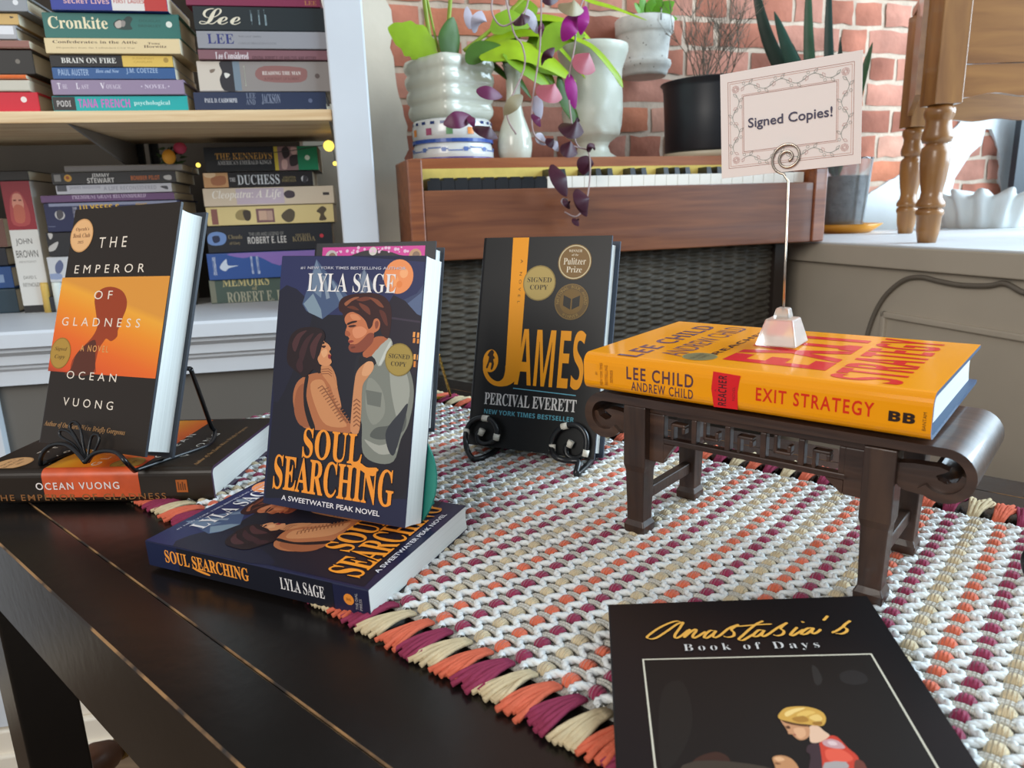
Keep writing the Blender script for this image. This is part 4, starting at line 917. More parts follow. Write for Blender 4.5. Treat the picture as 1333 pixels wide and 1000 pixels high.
# turned wooden post below the table corner
tp = thing('turned_post', 'brown turned wooden post with brass coloured rings below the table corner', 'post', MX.Identity(4))
pA, pB = at_y(92, 1010, .70), at_y(160, 972, .76)
ax = (pB-pA).normalized(); nA = pA-ax*.35
q_ = MX.Translation(pA) @ ax.to_track_quat('Z', 'Y').to_matrix().to_4x4(); tp.matrix_world = q_
k = .70/FPX
g = G(); g.lathe([(.012, -.06), (.018, -.045), (24*k, 0), (30*k, 25*k), (29*k, 45*k), (22*k, 68*k), (16*k, 78*k)], 28); g.build('body', mat('#6b4630', .4, 0, .5, .1, 60, .25, 25), tp)
g = G()
for a in (80, 86): g.lathe([(15*k, a*k), (18.5*k, (a+1.5)*k), (18.5*k, (a+3.5)*k), (15*k, (a+5)*k)], 28)
g.build('ring', mat('#a5854a', .35, .7), tp, label='brass coloured rings')
g = G(); g.lathe([(13*k, 90*k), (14*k, 110*k), (13*k, 150*k)], 28); g.build('shaft', mat('#3d463c', .5), tp)
# ================================================================== RUNNER
ug0, ug1, vg0, vg1 = .2635, .634, -.06, .846
rug = thing('table_runner', 'woven white table runner with coral burgundy and beige dots and a yarn fringe', 'table runner', TM)
def yarn(c, rib=True):
    k = ('yarn', c)
    if k in _mc: return _mc[k]
    m = mat(c, .9, 0, .15, 0, 330, .14, 90, sheen=.25, key='yarn'); nt = m.node_tree; b = nt.nodes['Principled BSDF']
    tc = nt.nodes.new('ShaderNodeTexCoord'); w_ = nt.nodes.new('ShaderNodeTexWave'); w_.wave_type = 'BANDS'; w_.bands_direction = 'Y'; w_.inputs['Scale'].default_value = 150; w_.inputs['Distortion'].default_value = 1.5; w_.inputs['Detail Scale'].default_value = 3
    n = nt.nodes.new('ShaderNodeTexNoise'); n.inputs['Scale'].default_value = 420
    ad = nt.nodes.new('ShaderNodeMath'); ad.operation = 'ADD'
    bp = nt.nodes.new('ShaderNodeBump'); bp.inputs['Strength'].default_value = .8; bp.inputs['Distance'].default_value = .0012
    L_ = nt.links.new; L_(tc.outputs['Object'], w_.inputs['Vector']); L_(tc.outputs['Object'], n.inputs['Vector']); L_(w_.outputs['Fac'], ad.inputs[0]); L_(n.outputs[0], ad.inputs[1]); L_(ad.outputs[0], bp.inputs['Height']); L_(bp.outputs[0], b.inputs['Normal'])
    _mc[k] = m; return m
cora, burg, beig, ivor, crm = yarn('#da6c4e'), yarn('#93304f'), yarn('#cfbc98'), mat('#dde0de', .85, 0, .2, .35, 500, .06, 60, key='cord'), yarn('#cdc9bd')
RP, DP = .01665, .0159
rows = []; v = .3039
i0 = int((v-vg0)/RP); rows = [(v-(j-0)*RP, j) for j in range(-int((vg1-v)/RP), i0+1)]
colr = [cora, burg, beig]; rj = random.Random(12)
NU = int((ug1-ug0)/.0014)
g = G(); vv = [vg0, vg1]
g.box((ug0, vg0, .0003), (ug1, vg1, .0022), 0)
g.build('ground_weave', crm, rug)
gd_ = G(); gc_ = G()
# the weave is pressed flat where the books lie on it
FEET = []
def footprint(M, w, d, m=-.004):
    q = TM.inverted() @ M; return [q @ V(p) for p in ((-m, -m, 0), (w+m, -m, 0), (w+m, d+m, 0), (-m, d+m, 0))]
FEET.append(footprint(euler_frame((-.2766, .4926, .0048), -.4332, 0, 0), .2004, .132)); FEET.append(footprint(euler_frame((-.5015, .6243, 0), -.0566, 0, 0), .2276, .1573))
FEET.append(footprint(euler_frame((.0537, .3888, 0), -.111, 0, 0) @ MX.Translation((0, -.229, 0)), .1487, .229, -.015))
def under(u, v):
    for Q in FEET:
        if all((Q[(i+1) % 4].x-Q[i].x)*(v-Q[i].y)-(Q[(i+1) % 4].y-Q[i].y)*(u-Q[i].x) > 0 for i in range(4)): return True
    return False
dome = []
nA_, nB_ = 10, 4
for rv, j in rows:
    ci = j % 3; ua = ug0+.0095
    while ua < ug1-.006:
        if under(ua, rv): ua += DP; continue
        c = V((ua+rj.uniform(-.0006, .0006), rv+rj.uniform(-.0005, .0005), .0030)); rx, ry, h = .0052*rj.uniform(.93, 1.07), .0051*rj.uniform(.92, 1.08), .0049*rj.uniform(.9, 1.1)
        vs = [c+V((0, 0, h))]
        for b in range(1, nB_+1):
            t = math.pi/2*b/nB_
            for a in range(nA_):
                an = 2*math.pi*a/nA_; e = math.copysign(abs(math.cos(an))**.75, math.cos(an)); f = math.copysign(abs(math.sin(an))**.75, math.sin(an))
                vs.append(c+V((rx*math.sin(t)*e, ry*math.sin(t)*f, h*math.cos(t))))
        fs = [(0, 1+a, 1+(a+1) % nA_) for a in range(nA_)]+[(1+(b-1)*nA_+a, 1+b*nA_+a, 1+b*nA_+(a+1) % nA_, 1+(b-1)*nA_+(a+1) % nA_) for b in range(1, nB_) for a in range(nA_)]
        gd_.add(vs, fs, ci, True)
        # flat pale weft bar that ties the yarn down before the next dot
        for s_ in (-1, 1):
            cx = c.x+DP/2+s_*.0012
            gc_.tube([(cx, rv-.0068, .0032), (cx, rv-.004, .0047), (cx, rv, .0052), (cx, rv+.004, .0047), (cx, rv+.0068, .0032)], .0013, 5, 0, caps=False)
        ua += DP
gd_.build('yarn_dots', [cora, burg, beig], rug, recalc=False)['kind'] = 'stuff'
gc_.build('weft_bars', crm, rug, recalc=False)['kind'] = 'stuff'
gz = G()
for rv, j in rows:
    base = rv-RP/2; n = int((ug1-ug0)/.0013)
    for st in (0, 1):
        path = []
        for i in range(n+1):
            u = ug0+(ug1-ug0)*i/n
            if under(u, base):
                if len(path) > 1: gz.tube(path, .0019, 5, 0, caps=False)
                path = []; continue
            a = 2*math.pi*(u-ug0)/DP; tw = 2*math.pi*u/.0062+st*math.pi
            path.append((u, base+.0036*math.sin(a)+.0011*math.cos(tw), .0046+.0006*math.cos(a*2)+.0010*math.sin(tw)))
        gz.tube(path, .0019, 5, 0, caps=False)
gz.build('zigzag_cords', ivor, rug, recalc=False)['kind'] = 'stuff'
# tassels on both long edges
variants = {}
def tassel_mesh(ci, side, q):
    k = (ci, side, q)
    if k in variants: return variants[k]
    g = G(); rr = random.Random(100*ci+10*q+side); lean_ = .007*(1 if side < 0 else -.2)+rr.uniform(-.003, .003)
    for s_ in range(11):
        w = (s_-5)/5; L_ = rr.uniform(.026, .033)+(.007 if side > 0 else 0); hh = .0016+rr.uniform(0, .0035)
        en = V((side*L_, lean_+w*.0078+rr.uniform(-.0016, .0016), .0020+rr.uniform(0, .001)))
        st = V((-side*.002, w*.0028, .0036)); path = []
        for i in range(6):
            t = i/5; p = st.lerp(en, t); p.z = (1-t)*(1-t)*.0036+2*t*(1-t)*(hh+(.0045 if side < 0 else .010))+t*t*(en.z+(.006*rr.random() if side > 0 else 0)); p.y += math.sin(t*5+s_)*.0006; path.append(p)
        g.tube(path, [.0014, .0015, .0015, .0015, .0016, .0017], 6, 0)
    variants[k] = g.mesh('tassel', mat(('#cb664c', '#88344d', '#c3b18e')[ci], .9, 0, .15, .35, 450, .10, 120, key='tassel')); return variants[k]
for side, ue in ((-1, ug0), (1, ug1)):
    for rv, j in rows:
        if side < 0 and rv < .12: continue
        o = bpy.data.objects.new('tassel', tassel_mesh(j % 3, side, j % 4)); COL.objects.link(o); o.parent = rug; o.location = (ue, rv+RP*.25, 0)
# ================================================================== FOREGROUND BOOKS
# ---- romance paperback: standing and lying copy
SBM = euler_frame((-.2024, .5342, .0330), -.4246, -.2639, .004); sw, st_, shh = .1334, .0235, .1980
sb = thing('paperback', 'dark blue romance paperback standing upright, gold seal and painted couple on its cover', 'book', SBM, 'copies of the blue romance paperback')
navy = '#22243f'
book_body(sb, sw, shh, st_, navy, '#2a2c48', False, rr=.0012, rough=.33)
F1 = front(sb)
art = Ink(F1, (330, 310, .38))
W1, H1 = sw, shh
art.ppoly([(98, 60), (606, 82), (600, 200), (560, 270), (300, 300), (92, 260)], '#2a2f58', 2); art.ppoly([(95, 260), (600, 270), (560, 900), (40, 890)], '#1b1a26', 0)
art.ppoly([(90, 180), (200, 240), (150, 420), (70, 560)], '#1e1e30'); art.ppoly([(440, 560), (570, 500), (540, 850), (420, 860)], '#191620')
# ridge on the right and twin peaks on the left
art.ppoly([(608, 150), (560, 190), (500, 220), (470, 260), (600, 300)], '#3c4668', 2); art.ppoly([(606, 175), (540, 215), (510, 250), (600, 265)], '#58688a', 2)
art.ppoly([(216, 72), (168, 226), (182, 250), (236, 278), (330, 205), (290, 160), (245, 110)], '#47597a', 1)
art.ppoly([(216, 74), (190, 170), (232, 205), (238, 130)], '#6d8098', 1); art.ppoly([(236, 130), (250, 210), (262, 205), (246, 130)], '#8594a6', 1); art.ppoly([(262, 140), (300, 230), (318, 222), (276, 150)], '#73859c', 1)
art.ppoly([(172, 225), (205, 190), (232, 245), (236, 276), (190, 255)], '#7f93a2', 1)
art.ppoly([(380, 104), (352, 150), (372, 215), (400, 175), (420, 180)], '#56637e', 1); art.ppoly([(380, 106), (366, 150), (382, 190), (390, 140)], '#7a879b', 1)
mc_ = art.q(497, 132); mr = abs(art.q(548, 132)[0]-mc_[0]); art.disc(mc_, mr, '#f0955c'); art.disc((mc_[0]-mr*.3, mc_[1]-mr*.25), mr*.34, '#f7a468'); art.disc((mc_[0]+mr*.35, mc_[1]+mr*.2), mr*.28, '#f8b07a'); art.disc((mc_[0]+mr*.1, mc_[1]-mr*.45), mr*.2, '#e98748')
art.ppoly([(455, 235), (480, 195), (520, 215), (560, 260), (594, 268), (588, 470), (480, 470)], '#211a29', 1); art.ppoly([(470, 270), (590, 285), (590, 292), (470, 277)], '#3a3040', 0)
for a, b in ((546, 322), (560, 324), (574, 326)): art.prect(a, b, a+9, b+17, '#f0a050'); art.prect(a, b+21, a+9, b+37, '#e08c3e')
for a, b in ((548, 398), (560, 400)): art.prect(a, b, a+9, b+18, '#f2ab58'); art.prect(a, b+24, a+9, b+44, '#d98436')
# man: shirt, neck, face, hair
art.ppoly([(440, 348), (478, 372), (520, 420), (546, 490), (548, 560), (530, 640), (505, 690), (480, 765), (420, 770), (375, 735), (372, 640), (362, 600), (372, 500), (400, 440), (420, 400)], '#7b7f76')
art.ppoly([(470, 400), (515, 440), (536, 520), (520, 600), (500, 640), (478, 560), (468, 480)], '#9da096'); art.ppoly([(395, 480), (440, 520), (450, 600), (410, 640), (385, 580)], '#8b8e84')
art.ppoly([(520, 600), (470, 640), (420, 650), (400, 680), (450, 690), (515, 660)], '#565a56'); art.ppoly([(380, 690), (430, 710), (480, 700), (490, 730), (430, 740)], '#a3a59b'); art.ppoly([(455, 660), (500, 600), (530, 570), (500, 690), (480, 745), (460, 720)], '#30333a')
art.ppoly([(385, 520), (440, 530), (436, 580), (390, 570)], '#6b6f68', 1); art.ppoly([(440, 350), (470, 345), (474, 380), (430, 430), (418, 410)], '#a5a89e'); art.ppoly([(350, 420), (372, 400), (420, 405), (372, 470), (356, 600), (340, 560)], '#20202a')
art.c = (340, 320, .2)
art.ppoly([(700, 660), (735, 600), (790, 590), (830, 610), (780, 645), (722, 725), (680, 735), (662, 700)], '#b0623e')
art.ppoly([(545, 470), (565, 440), (600, 432), (640, 450), (680, 490), (700, 540), (722, 525), (735, 482), (758, 474), (775, 500), (770, 540), (750, 560), (735, 570), (730, 620), (700, 660), (660, 690), (600, 695), (575, 680), (570, 655), (580, 640), (568, 620), (575, 605), (565, 590), (548, 580), (552, 550), (560, 520), (548, 500)], '#c4744c')
art.ppoly([(575, 680), (570, 655), (585, 640), (620, 640), (660, 610), (700, 570), (735, 575), (728, 625), (700, 660), (660, 690), (600, 695)], '#8a4632')
art.ppoly([(596, 545), (650, 525), (690, 555), (660, 592), (612, 600)], '#db8e66'); art.ppoly([(580, 450), (620, 448), (650, 480), (600, 482)], '#d68a60'); art.ppoly([(552, 552), (576, 562), (582, 582), (565, 590), (548, 580)], '#a85c3c')
art.ppoly([(560, 506), (590, 492), (624, 488), (620, 499), (590, 507), (565, 517)], '#2c1210', 2); art.ppoly([(568, 522), (600, 514), (622, 520), (600, 531), (575, 531)], '#45201a', 2); art.ppoly([(568, 621), (590, 615), (606, 622), (590, 631), (572, 632)], '#8d3a30', 2); art.ppoly([(585, 660), (610, 655), (612, 664), (590, 670)], '#6e3526', 2)
art.ppoly([(742, 500), (758, 488), (766, 506), (760, 532), (746, 540)], '#8d4a35', 2)
art.ppoly([(505, 390), (520, 350), (560, 325), (640, 310), (720, 308), (790, 325), (835, 370), (850, 440), (845, 520), (830, 600), (800, 592), (780, 560), (776, 500), (756, 468), (735, 478), (722, 520), (700, 542), (690, 500), (660, 460), (620, 440), (590, 430), (560, 445), (540, 470), (530, 440), (512, 425)], '#351617')
for hp, hc in (([(545, 372), (600, 338), (640, 336), (590, 362), (556, 392)], '#9a5a3c'), ([(620, 350), (680, 332), (720, 345), (660, 362)], '#6f3626'), ([(700, 335), (760, 352), (800, 400), (770, 395), (730, 360)], '#82462f'), ([(640, 372), (700, 402), (712, 450), (680, 430), (650, 400)], '#713a2a'), ([(770, 420), (810, 440), (825, 520), (800, 500)], '#5d2c22'), ([(560, 400), (600, 392), (640, 420), (600, 415)], '#64301f')): art.ppoly(hp, hc)
art.ppoly([(832, 604), (850, 642), (782, 782), (750, 762), (722, 716), (782, 650)], '#a9ada4', 2); art.ppoly([(838, 625), (846, 645), (784, 770), (770, 762)], '#c4c8c0', 2); art.ppoly([(640, 720), (690, 730), (722, 718), (752, 764), (700, 800), (640, 800)], '#1f1b22', 2)
art.c = (330, 310, .38)
# woman: back, arms, face, hair
art.ppoly([(136, 545), (150, 495), (185, 470), (236, 462), (262, 490), (276, 535), (300, 590), (334, 640), (330, 668), (250, 660), (175, 650), (146, 605)], '#b06c45')
art.ppoly([(196, 500), (236, 486), (258, 530), (290, 600), (320, 645), (250, 640), (214, 580)], '#c98a5c')
art.ppoly([(150, 520), (176, 500), (172, 560), (196, 640), (160, 640), (140, 590)], '#9a5a3a'); art.ppoly([(178, 478), (190, 474), (182, 540), (196, 600), (212, 650), (196, 652), (176, 590), (172, 530)], '#1c171c')
art.ppoly([(232, 440), (262, 436), (282, 470), (290, 520), (302, 580), (284, 570), (262, 500), (240, 470)], '#c4845a')
art.ppoly([(334, 662), (336, 600), (346, 500), (356, 456), (384, 428), (408, 424), (412, 446), (392, 478), (374, 510), (370, 600), (360, 668)], '#c98a5e'); art.ppoly([(384, 428), (408, 424), (412, 446), (396, 470), (372, 468)], '#dba074')
for i in range(13):
    y = 515+i*9.5; x = 222+i*6.3; art.line([art.q(x, y), art.q(x+14, y-9), art.q(x+24, y+3), art.q(x+36, y-3)], .0008, '#8a5638')
for i in range(7): art.line([art.q(344, 560+i*14), art.q(354, 552+i*14), art.q(366, 562+i*14)], .0008, '#8a5638')
art.c = (340, 320, .2)
art.ppoly([(388, 790), (440, 784), (466, 812), (474, 852), (500, 920), (470, 930), (430, 880), (396, 832)], '#c58558'); 
for q in range(3): art.line([art.q(396, 806+q*14), art.q(440, 800+q*16), art.q(462, 818+q*16)], .0006, '#8a5236')
art.ppoly([(385, 640), (400, 598), (416, 626), (440, 642), (456, 670), (446, 690), (459, 712), (454, 724), (456, 738), (461, 760), (440, 781), (410, 782), (378, 766), (364, 735), (380, 700)], '#d18f62'); art.ppoly([(392, 690), (425, 672), (436, 700), (410, 730)], '#e0a678', 2)
art.ppoly([(438, 708), (459, 712), (454, 724), (456, 737), (441, 734)], '#8c3030', 2); art.ppoly([(394, 622), (416, 628), (412, 640), (396, 638)], '#22100f', 2); art.ppoly([(396, 652), (424, 650), (418, 664), (402, 664)], '#3a1a16', 2)
art.ppoly([(170, 720), (180, 640), (200, 580), (240, 545), (300, 530), (370, 535), (408, 556), (418, 598), (402, 640), (386, 700), (370, 740), (392, 792), (380, 832), (344, 806), (312, 836), (282, 856), (250, 834), (215, 806), (180, 772)], '#241417')
for hp, hc in (([(205, 640), (240, 575), (300, 552), (260, 600), (225, 690)], '#4a2b2d'), ([(250, 700), (290, 610), (345, 570), (310, 640), (270, 760)], '#3d2225'), ([(320, 660), (370, 580), (400, 575), (370, 640), (345, 740)], '#4b2a2b'), ([(230, 780), (260, 720), (275, 800), (255, 825)], '#3b2024')): art.ppoly(hp, hc)
art.build('cover_art', clip=(.0004, sw-.0004, .0004, shh-.0004))
tt = Ink(F1, (330, 310, .38))
def arch(x, y): return x, y*(1-.10*math.sin(math.pi*x))+.10*math.sin(math.pi*x)*.6
for hc, o_ in (('#24140f', .035), ('#f0952f', .006)):
    tt.c = (340, 500, .2)
    tt.ptext('SOUL', 'serif', 283, 282, 652, 532, hc, off=o_)
    e_ = 4 if o_ > .02 else 0
    tt.ppoly([(590, 505-e_), (650, 515-e_), (690, 542-e_), (752, 545-e_), (755+e_, 560), (738, 598+e_), (690, 588+e_), (650, 560+e_), (600, 535+e_)], hc, 4)
    tt.prow('SEARCHING', 'serif', (85, 455, 690), (866, 560, 800), hc, off=o_)
tt.build('title_lettering', label='orange title lettering', clip=(.0004, sw-.0004, .0004, shh-.0004))
au = Ink(F1, (330, 310, .38)); au.ptext('LYLA SAGE', 'serif', 190, 120, 487, 190, '#ece8e6', off=-.004); au.build('author_lettering', label='white author lettering')
a2 = Ink(F1, (340, 320, .2)); a2.prow('#1 NEW YORK TIMES BESTSELLING AUTHOR', 'sans', (262, 124, 142), (945, 150, 172), '#c9c9d6', off=.004); a2.build('tagline_lettering')
a3 = Ink(F1, (340, 500, .2)); a3.prow('A SWEETWATER PEAK NOVEL', 'sans', (135, 726, 756), (775, 822, 860), '#e4e2e6', off=.010); a3.build('series_lettering')
sl_ = Ink(F1, (330, 310, .38)); cc = sl_.q(500, 417); rr_ = abs(sl_.q(549, 417)[0]-cc[0])
seal(sl_, cc, rr_, '#a48c44', '#8a7536', [('SIGNED', 'serif', .2, .28, .74), ('COPY', 'serif', -.26, .28, .55)], '#3a2f1a')
sl_.build('seal', label='gold signed copy seal')
# lying copy below
SLM = euler_frame((-.2766, .4926, .0030), -.4332, .0300, -.0018); slw, sll, slt = .132, .2004, .0205
sl = thing('paperback', 'dark blue romance paperback lying flat under the standing copy, spine to the front', 'book', lying(SLM, sll, slt), 'copies of the blue romance paperback')
book_body(sl, slw, sll, slt, navy, '#2a2c48', False, rr=.0012, rough=.3)
F2 = front(sl); cl = (.0004, slw-.0004, .0004, sll-.0004)
def reprint(src, name, face, clip, label=None):
    k = Ink(face); kx, kz_ = 1, sll/shh; k.ops = [([(x, y*kz_) for x, y in p], f, h, r) for p, f, h, r in src.ops]; return k.build(name, label=label, clip=clip)
reprint(art, 'cover_art', F2, cl); reprint(tt, 'title_lettering', F2, cl, 'orange title lettering'); reprint(au, 'author_lettering', F2, cl, 'white author lettering'); reprint(a2, 'tagline_lettering', F2, cl); reprint(a3, 'series_lettering', F2, cl)
S2 = spine(sl, sll, slt); ik = Ink(S2, (180, 560, .33))
ik.rect((.0004, .0006), (sll*.16, slt-.0006), '#1d2442'); ik.rect((sll*.16, .0006), (sll*.86, slt-.0006), '#191a24')
ik.build('spine_art')
ik = Ink(S2, (180, 560, .33)); A_, B_ = ik.q(103, 482), ik.q(440, 600)
ik.text('SOUL SEARCHING', 'serif', (A_[0], slt*.30), (B_[0], slt*.80), '#f09a3c', off=.01); uu = ik.q(215, 560)[0]; ik.poly([(uu, slt*.33), (uu+.006, slt*.22), (uu+.016, slt*.16), (uu+.017, slt*.22), (uu+.008, slt*.30)], '#f09a3c', 3); ik.build('title_lettering', label='orange title lettering')
ik = Ink(S2, (180, 560, .33)); A_, B_ = ik.q(560, 600), ik.q(738, 670); ik.text('LYLA SAGE', 'serif', (A_[0], slt*.32), (B_[0], slt*.76), '#e8e4e2', off=-.004); ik.build('author_lettering', label='white author lettering')
ik = Ink(S2, (180, 560, .33)); cx = ik.q(832, 676)[0]; ik.disc((cx, slt*.52), .0040, '#e08a34'); ik.text('DIAL', 'serif', (cx-.002, slt*.47), (cx+.002, slt*.57), '#6a3414')
cx2 = ik.q(868, 690)[0]; ik.vtext('THE DIAL', 'sans', (cx2-.0018, slt*.22), (cx2+.0002, slt*.8), '#a9a6a8', down=False); ik.vtext('PRESS', 'sans', (cx2+.0012, slt*.22), (cx2+.0032, slt*.62), '#a9a6a8', down=False); ik.build('publisher_mark')
# teal bookend that props the standing copy
te = thing('bookend', 'teal rounded bookend propping the standing blue paperback from behind', 'bookend', SBM)
g = G(); outl = [V((.045, st_+.0008, .001))]+[V((.095+.0475*math.cos(a), st_+.0008, .030+.048*math.sin(a))) for a in [math.pi*i/20 for i in range(-5, 20)]]+[V((.046, st_+.0008, .03))]
g.prism(outl, (0, .0022, 0)); g.build('plate', mat('#11806f', .4), te, bevel=.0006)
mat_teal = mat('#11806f', .4)
g = G(); g.box((.055, st_+.003, .0006), (.125, st_+.034, .0026), M=MX.Translation((0, 0, 0)) @ MX.Translation((0, st_, 0)) @ MX.Rotation(.2639, 4, 'X') @ MX.Translation((0, -st_, 0))); g.build('foot', mat_teal, te)
# ---- novel with the orange dusk: standing and lying copy
EBM = euler_frame((-.4653, .6681, .0491), -.4532, -.3476, -.0203); ew, et, eh = .1538, .0313, .2332
eb = thing('hardcover', 'dark brown hardcover with an orange dusk band standing on a wire easel', 'book', EBM, 'copies of the orange dusk hardcover')
brown = '#261d15'
book_body(eb, ew, eh, et, brown, '#2c3038', True, rr=.006, rough=.45)
F3 = front(eb); ea = Ink(F3, (40, 250, .43))
b0_, b1_ = ea.q(250, 556)[1], ea.q(250, 257)[1]
def rampmat(name, stops, zlo, zhi, skew=0):
    m = bpy.data.materials.new(name); m.use_nodes = True; nt = m.node_tree; b = nt.nodes['Principled BSDF']; b.inputs['Roughness'].default_value = .45
    tc = nt.nodes.new('ShaderNodeTexCoord'); sx = nt.nodes.new('ShaderNodeSeparateXYZ'); mr_ = nt.nodes.new('ShaderNodeMapRange'); r = nt.nodes.new('ShaderNodeValToRGB')
    ad = nt.nodes.new('ShaderNodeMath'); ad.operation = 'MULTIPLY_ADD'; ad.inputs[1].default_value = skew
    L_ = nt.links.new; L_(tc.outputs['Object'], sx.inputs[0]); L_(sx.outputs['X'], ad.inputs[0]); L_(sx.outputs['Z'], ad.inputs[2]); L_(ad.outputs[0], mr_.inputs[0]); mr_.inputs[1].default_value = zlo; mr_.inputs[2].default_value = zhi
    L_(mr_.outputs[0], r.inputs[0]); e = r.color_ramp.elements
    while len(e) < len(stops): e.new(.5)
    for q, (p_, c_) in zip(e, stops): q.position = p_; q.color = lin(c_)
    L_(r.outputs[0], b.inputs['Base Color']); return m
DUSK = [(0, '#8a3216'), (.12, '#d94a12'), (.45, '#e8680f'), (.75, '#ee8f14'), (.93, '#eea52a'), (1, '#dc9330')]
dusk = rampmat('mat_dusk_print', DUSK, b0_-.002, b1_, .25)
ea.ops.append(([(.0006, b0_), (ew-.0006, b0_), (ew-.0006, b1_), (.0006, b1_)], [(0, 1, 2, 3)], dusk, .4))
ea.ppoly([(196, 352), (194, 325), (205, 302), (226, 289), (252, 288), (278, 300), (291, 325), (290, 352), (280, 378), (272, 400), (264, 420), (262, 438), (244, 452), (230, 444), (222, 452), (206, 478), (196, 520), (190, 552), (105, 552), (118, 545), (126, 510), (150, 478), (186, 440), (202, 408), (200, 380)], '#9a3d1a', 3)
ea.ppoly([(105, 552), (122, 536), (138, 492), (168, 462), (196, 448), (196, 490), (186, 552)], '#5a2c1c', 3)
ea.build('cover_art', label='orange dusk picture with a bowed silhouette')
def st_of(ink, x0, y0, x1, y1): A, B = ink.q(x0, y0), ink.q(x1, y1); return (A[0], B[1]), (B[0], A[1])
et_ = Ink(F3, (40, 250, .43))
for s_, b in (('THE', (210, 138, 289, 166)), ('EMPEROR', (136, 222, 343, 243)), ('OF', (195, 299, 246, 325)), ('GLADNESS', (98, 379, 330, 411))):
    et_.ptext(s_, 'sans', *b, '#e9ddcd', space=1.7, off=-.002)
et_.build('title_lettering', label='widely spaced white lettering')
eu_ = Ink(F3, (40, 250, .43))
for s_, b in (('OCEAN', (112, 541, 258, 576)), ('VUONG', (101, 621, 248, 661))): eu_.ptext(s_, 'sans', *b, '#e9ddcd', space=1.7, off=-.002)
eu_.build('author_lettering', label='widely spaced white lettering')
e2 = Ink(F3, (40, 250, .43)); e2.prow('A NOVEL', 'sans', (152, 462, 482), (236, 467, 487), '#d89c5c', space=1.4, off=.01); e2.build('subtitle_lettering'); e2a = e2; e2 = Ink(F3, (40, 250, .43)); e2.prow("Author of On Earth We're Briefly Gorgeous", 'serifit', (42, 687, 707), (286, 724, 745), '#a37b50'); e2.build('small_lettering')
e3 = Ink(F3, (40, 250, .43)); cc = e3.q(155, 132); rx_ = abs(e3.q(189, 132)[0]-cc[0]); seal(e3, cc, rx_, '#e3b27c', '#c99660', [("Oprah's", 'serif', .36, .26, .6), ('Book Club', 'serif', 0, .26, .75), ('2025', 'serif', -.4, .16, .25)], '#7a4a2c'); e3.build('seal', label='peach book club seal')
e4 = Ink(F3, (40, 250, .43)); cc = e4.q(91, 488); rx_ = abs(e4.q(122, 488)[0]-cc[0]); cc = (rx_*1.02, cc[1]); seal(e4, cc, rx_, '#b08a3a', '#96722c', [('Signed', 'serifit', .25, .3, .6), ('Copy', 'serifit', -.25, .32, .5)], '#5a4216'); e4.build('seal', label='gold signed copy seal')
# lying copy
ELM = euler_frame((-.5015, .6243, .0026), -.0566, .0055, -.0021); elw, ell, elt = .1573, .2276, .0335
el = thing('hardcover', 'dark brown hardcover with an orange dusk band lying flat under the wire easel', 'book', lying(ELM, ell, elt), 'copies of the orange dusk hardcover')
book_body(el, elw, ell, elt, brown, '#3a2440', True, rr=.007, rough=.4)
F4 = front(el); kz4 = ell/eh
dusk2 = rampmat('mat_dusk_print_lying', DUSK, (b0_-.002)*kz4, b1_*kz4, .25)
def rep4(src, name, label=None):
    k = Ink(F4); k.ops = [([(x, y*kz4) for x, y in p], f, dusk2 if isinstance(h, bpy.types.Material) else h, r) for p, f, h, r in src.ops]; k.build(name, label=label, clip=(.007, elw-.0006, .0006, ell-.0006))
for src, nm, lb in ((ea, 'cover_art', 'orange dusk picture with a bowed silhouette'), (et_, 'title_lettering', 'widely spaced white lettering'), (eu_, 'author_lettering', 'widely spaced white lettering'), (e2a, 'subtitle_lettering', None), (e2, 'small_lettering', None), (e3, 'seal', 'peach book club seal'), (e4, 'seal', 'olive signed copy seal')): rep4(src, nm, lb)
# the orange band runs over the rounded joint and the spine
zb0, zb1 = b0_*kz4, b1_*kz4; g = G(); pts = [(.0071, -.0002)]; rr7 = .007
for i in range(9): a = math.pi/2*i/8; pts.append((rr7-(rr7+.0002)*math.sin(a), rr7-(rr7+.0002)*math.cos(a)))
pts += [(-.0002, elt*.5), (-.0002, elt-rr7)]
n = len(pts); g.add([(x, y, z) for z in (zb0, zb1) for x, y in pts], [(i, i+1, n+i+1, n+i) for i in range(n-1)], 0, True)
band = mat('#cf5426', .4, 0, .5, 0, 1, .25, 30, key='band'); g.build('spine_band', band, el, label='orange band over the spine', recalc=False)
S4 = spine(el, ell, elt); ik = Ink(S4); ss = lambda u, v: S4.st(u, v)
S4.h = 4.5e-4
A_, B_ = ss(48.5, 641), ss(158.5, 649); ik.text('OCEAN VUONG', 'sans', (A_[0], elt*.44), (B_[0], elt*.65), '#eadfda', space=1.25, off=.012)
A_, B_ = ss(-8, 655), ss(219.5, 664); ik.text('THE EMPEROR OF GLADNESS', 'sans', (A_[0], elt*.13), (B_[0], elt*.31), '#8f6036', space=1.25, off=.004)
ik.build('spine_lettering', step=2e-5)
ik = Ink(S4); A_ = ss(232.5, 650); ik.rect((A_[0], elt*.32), (A_[0]+.0105, elt*.68), '#a85a26')
for q in range(4): ik.rect((A_[0]+.0015+q*.002, elt*.38), (A_[0]+.0027+q*.002, elt*(.62-.05*(q % 2))), '#5d3214')
ik.build('publisher_mark', label='small orange square mark')
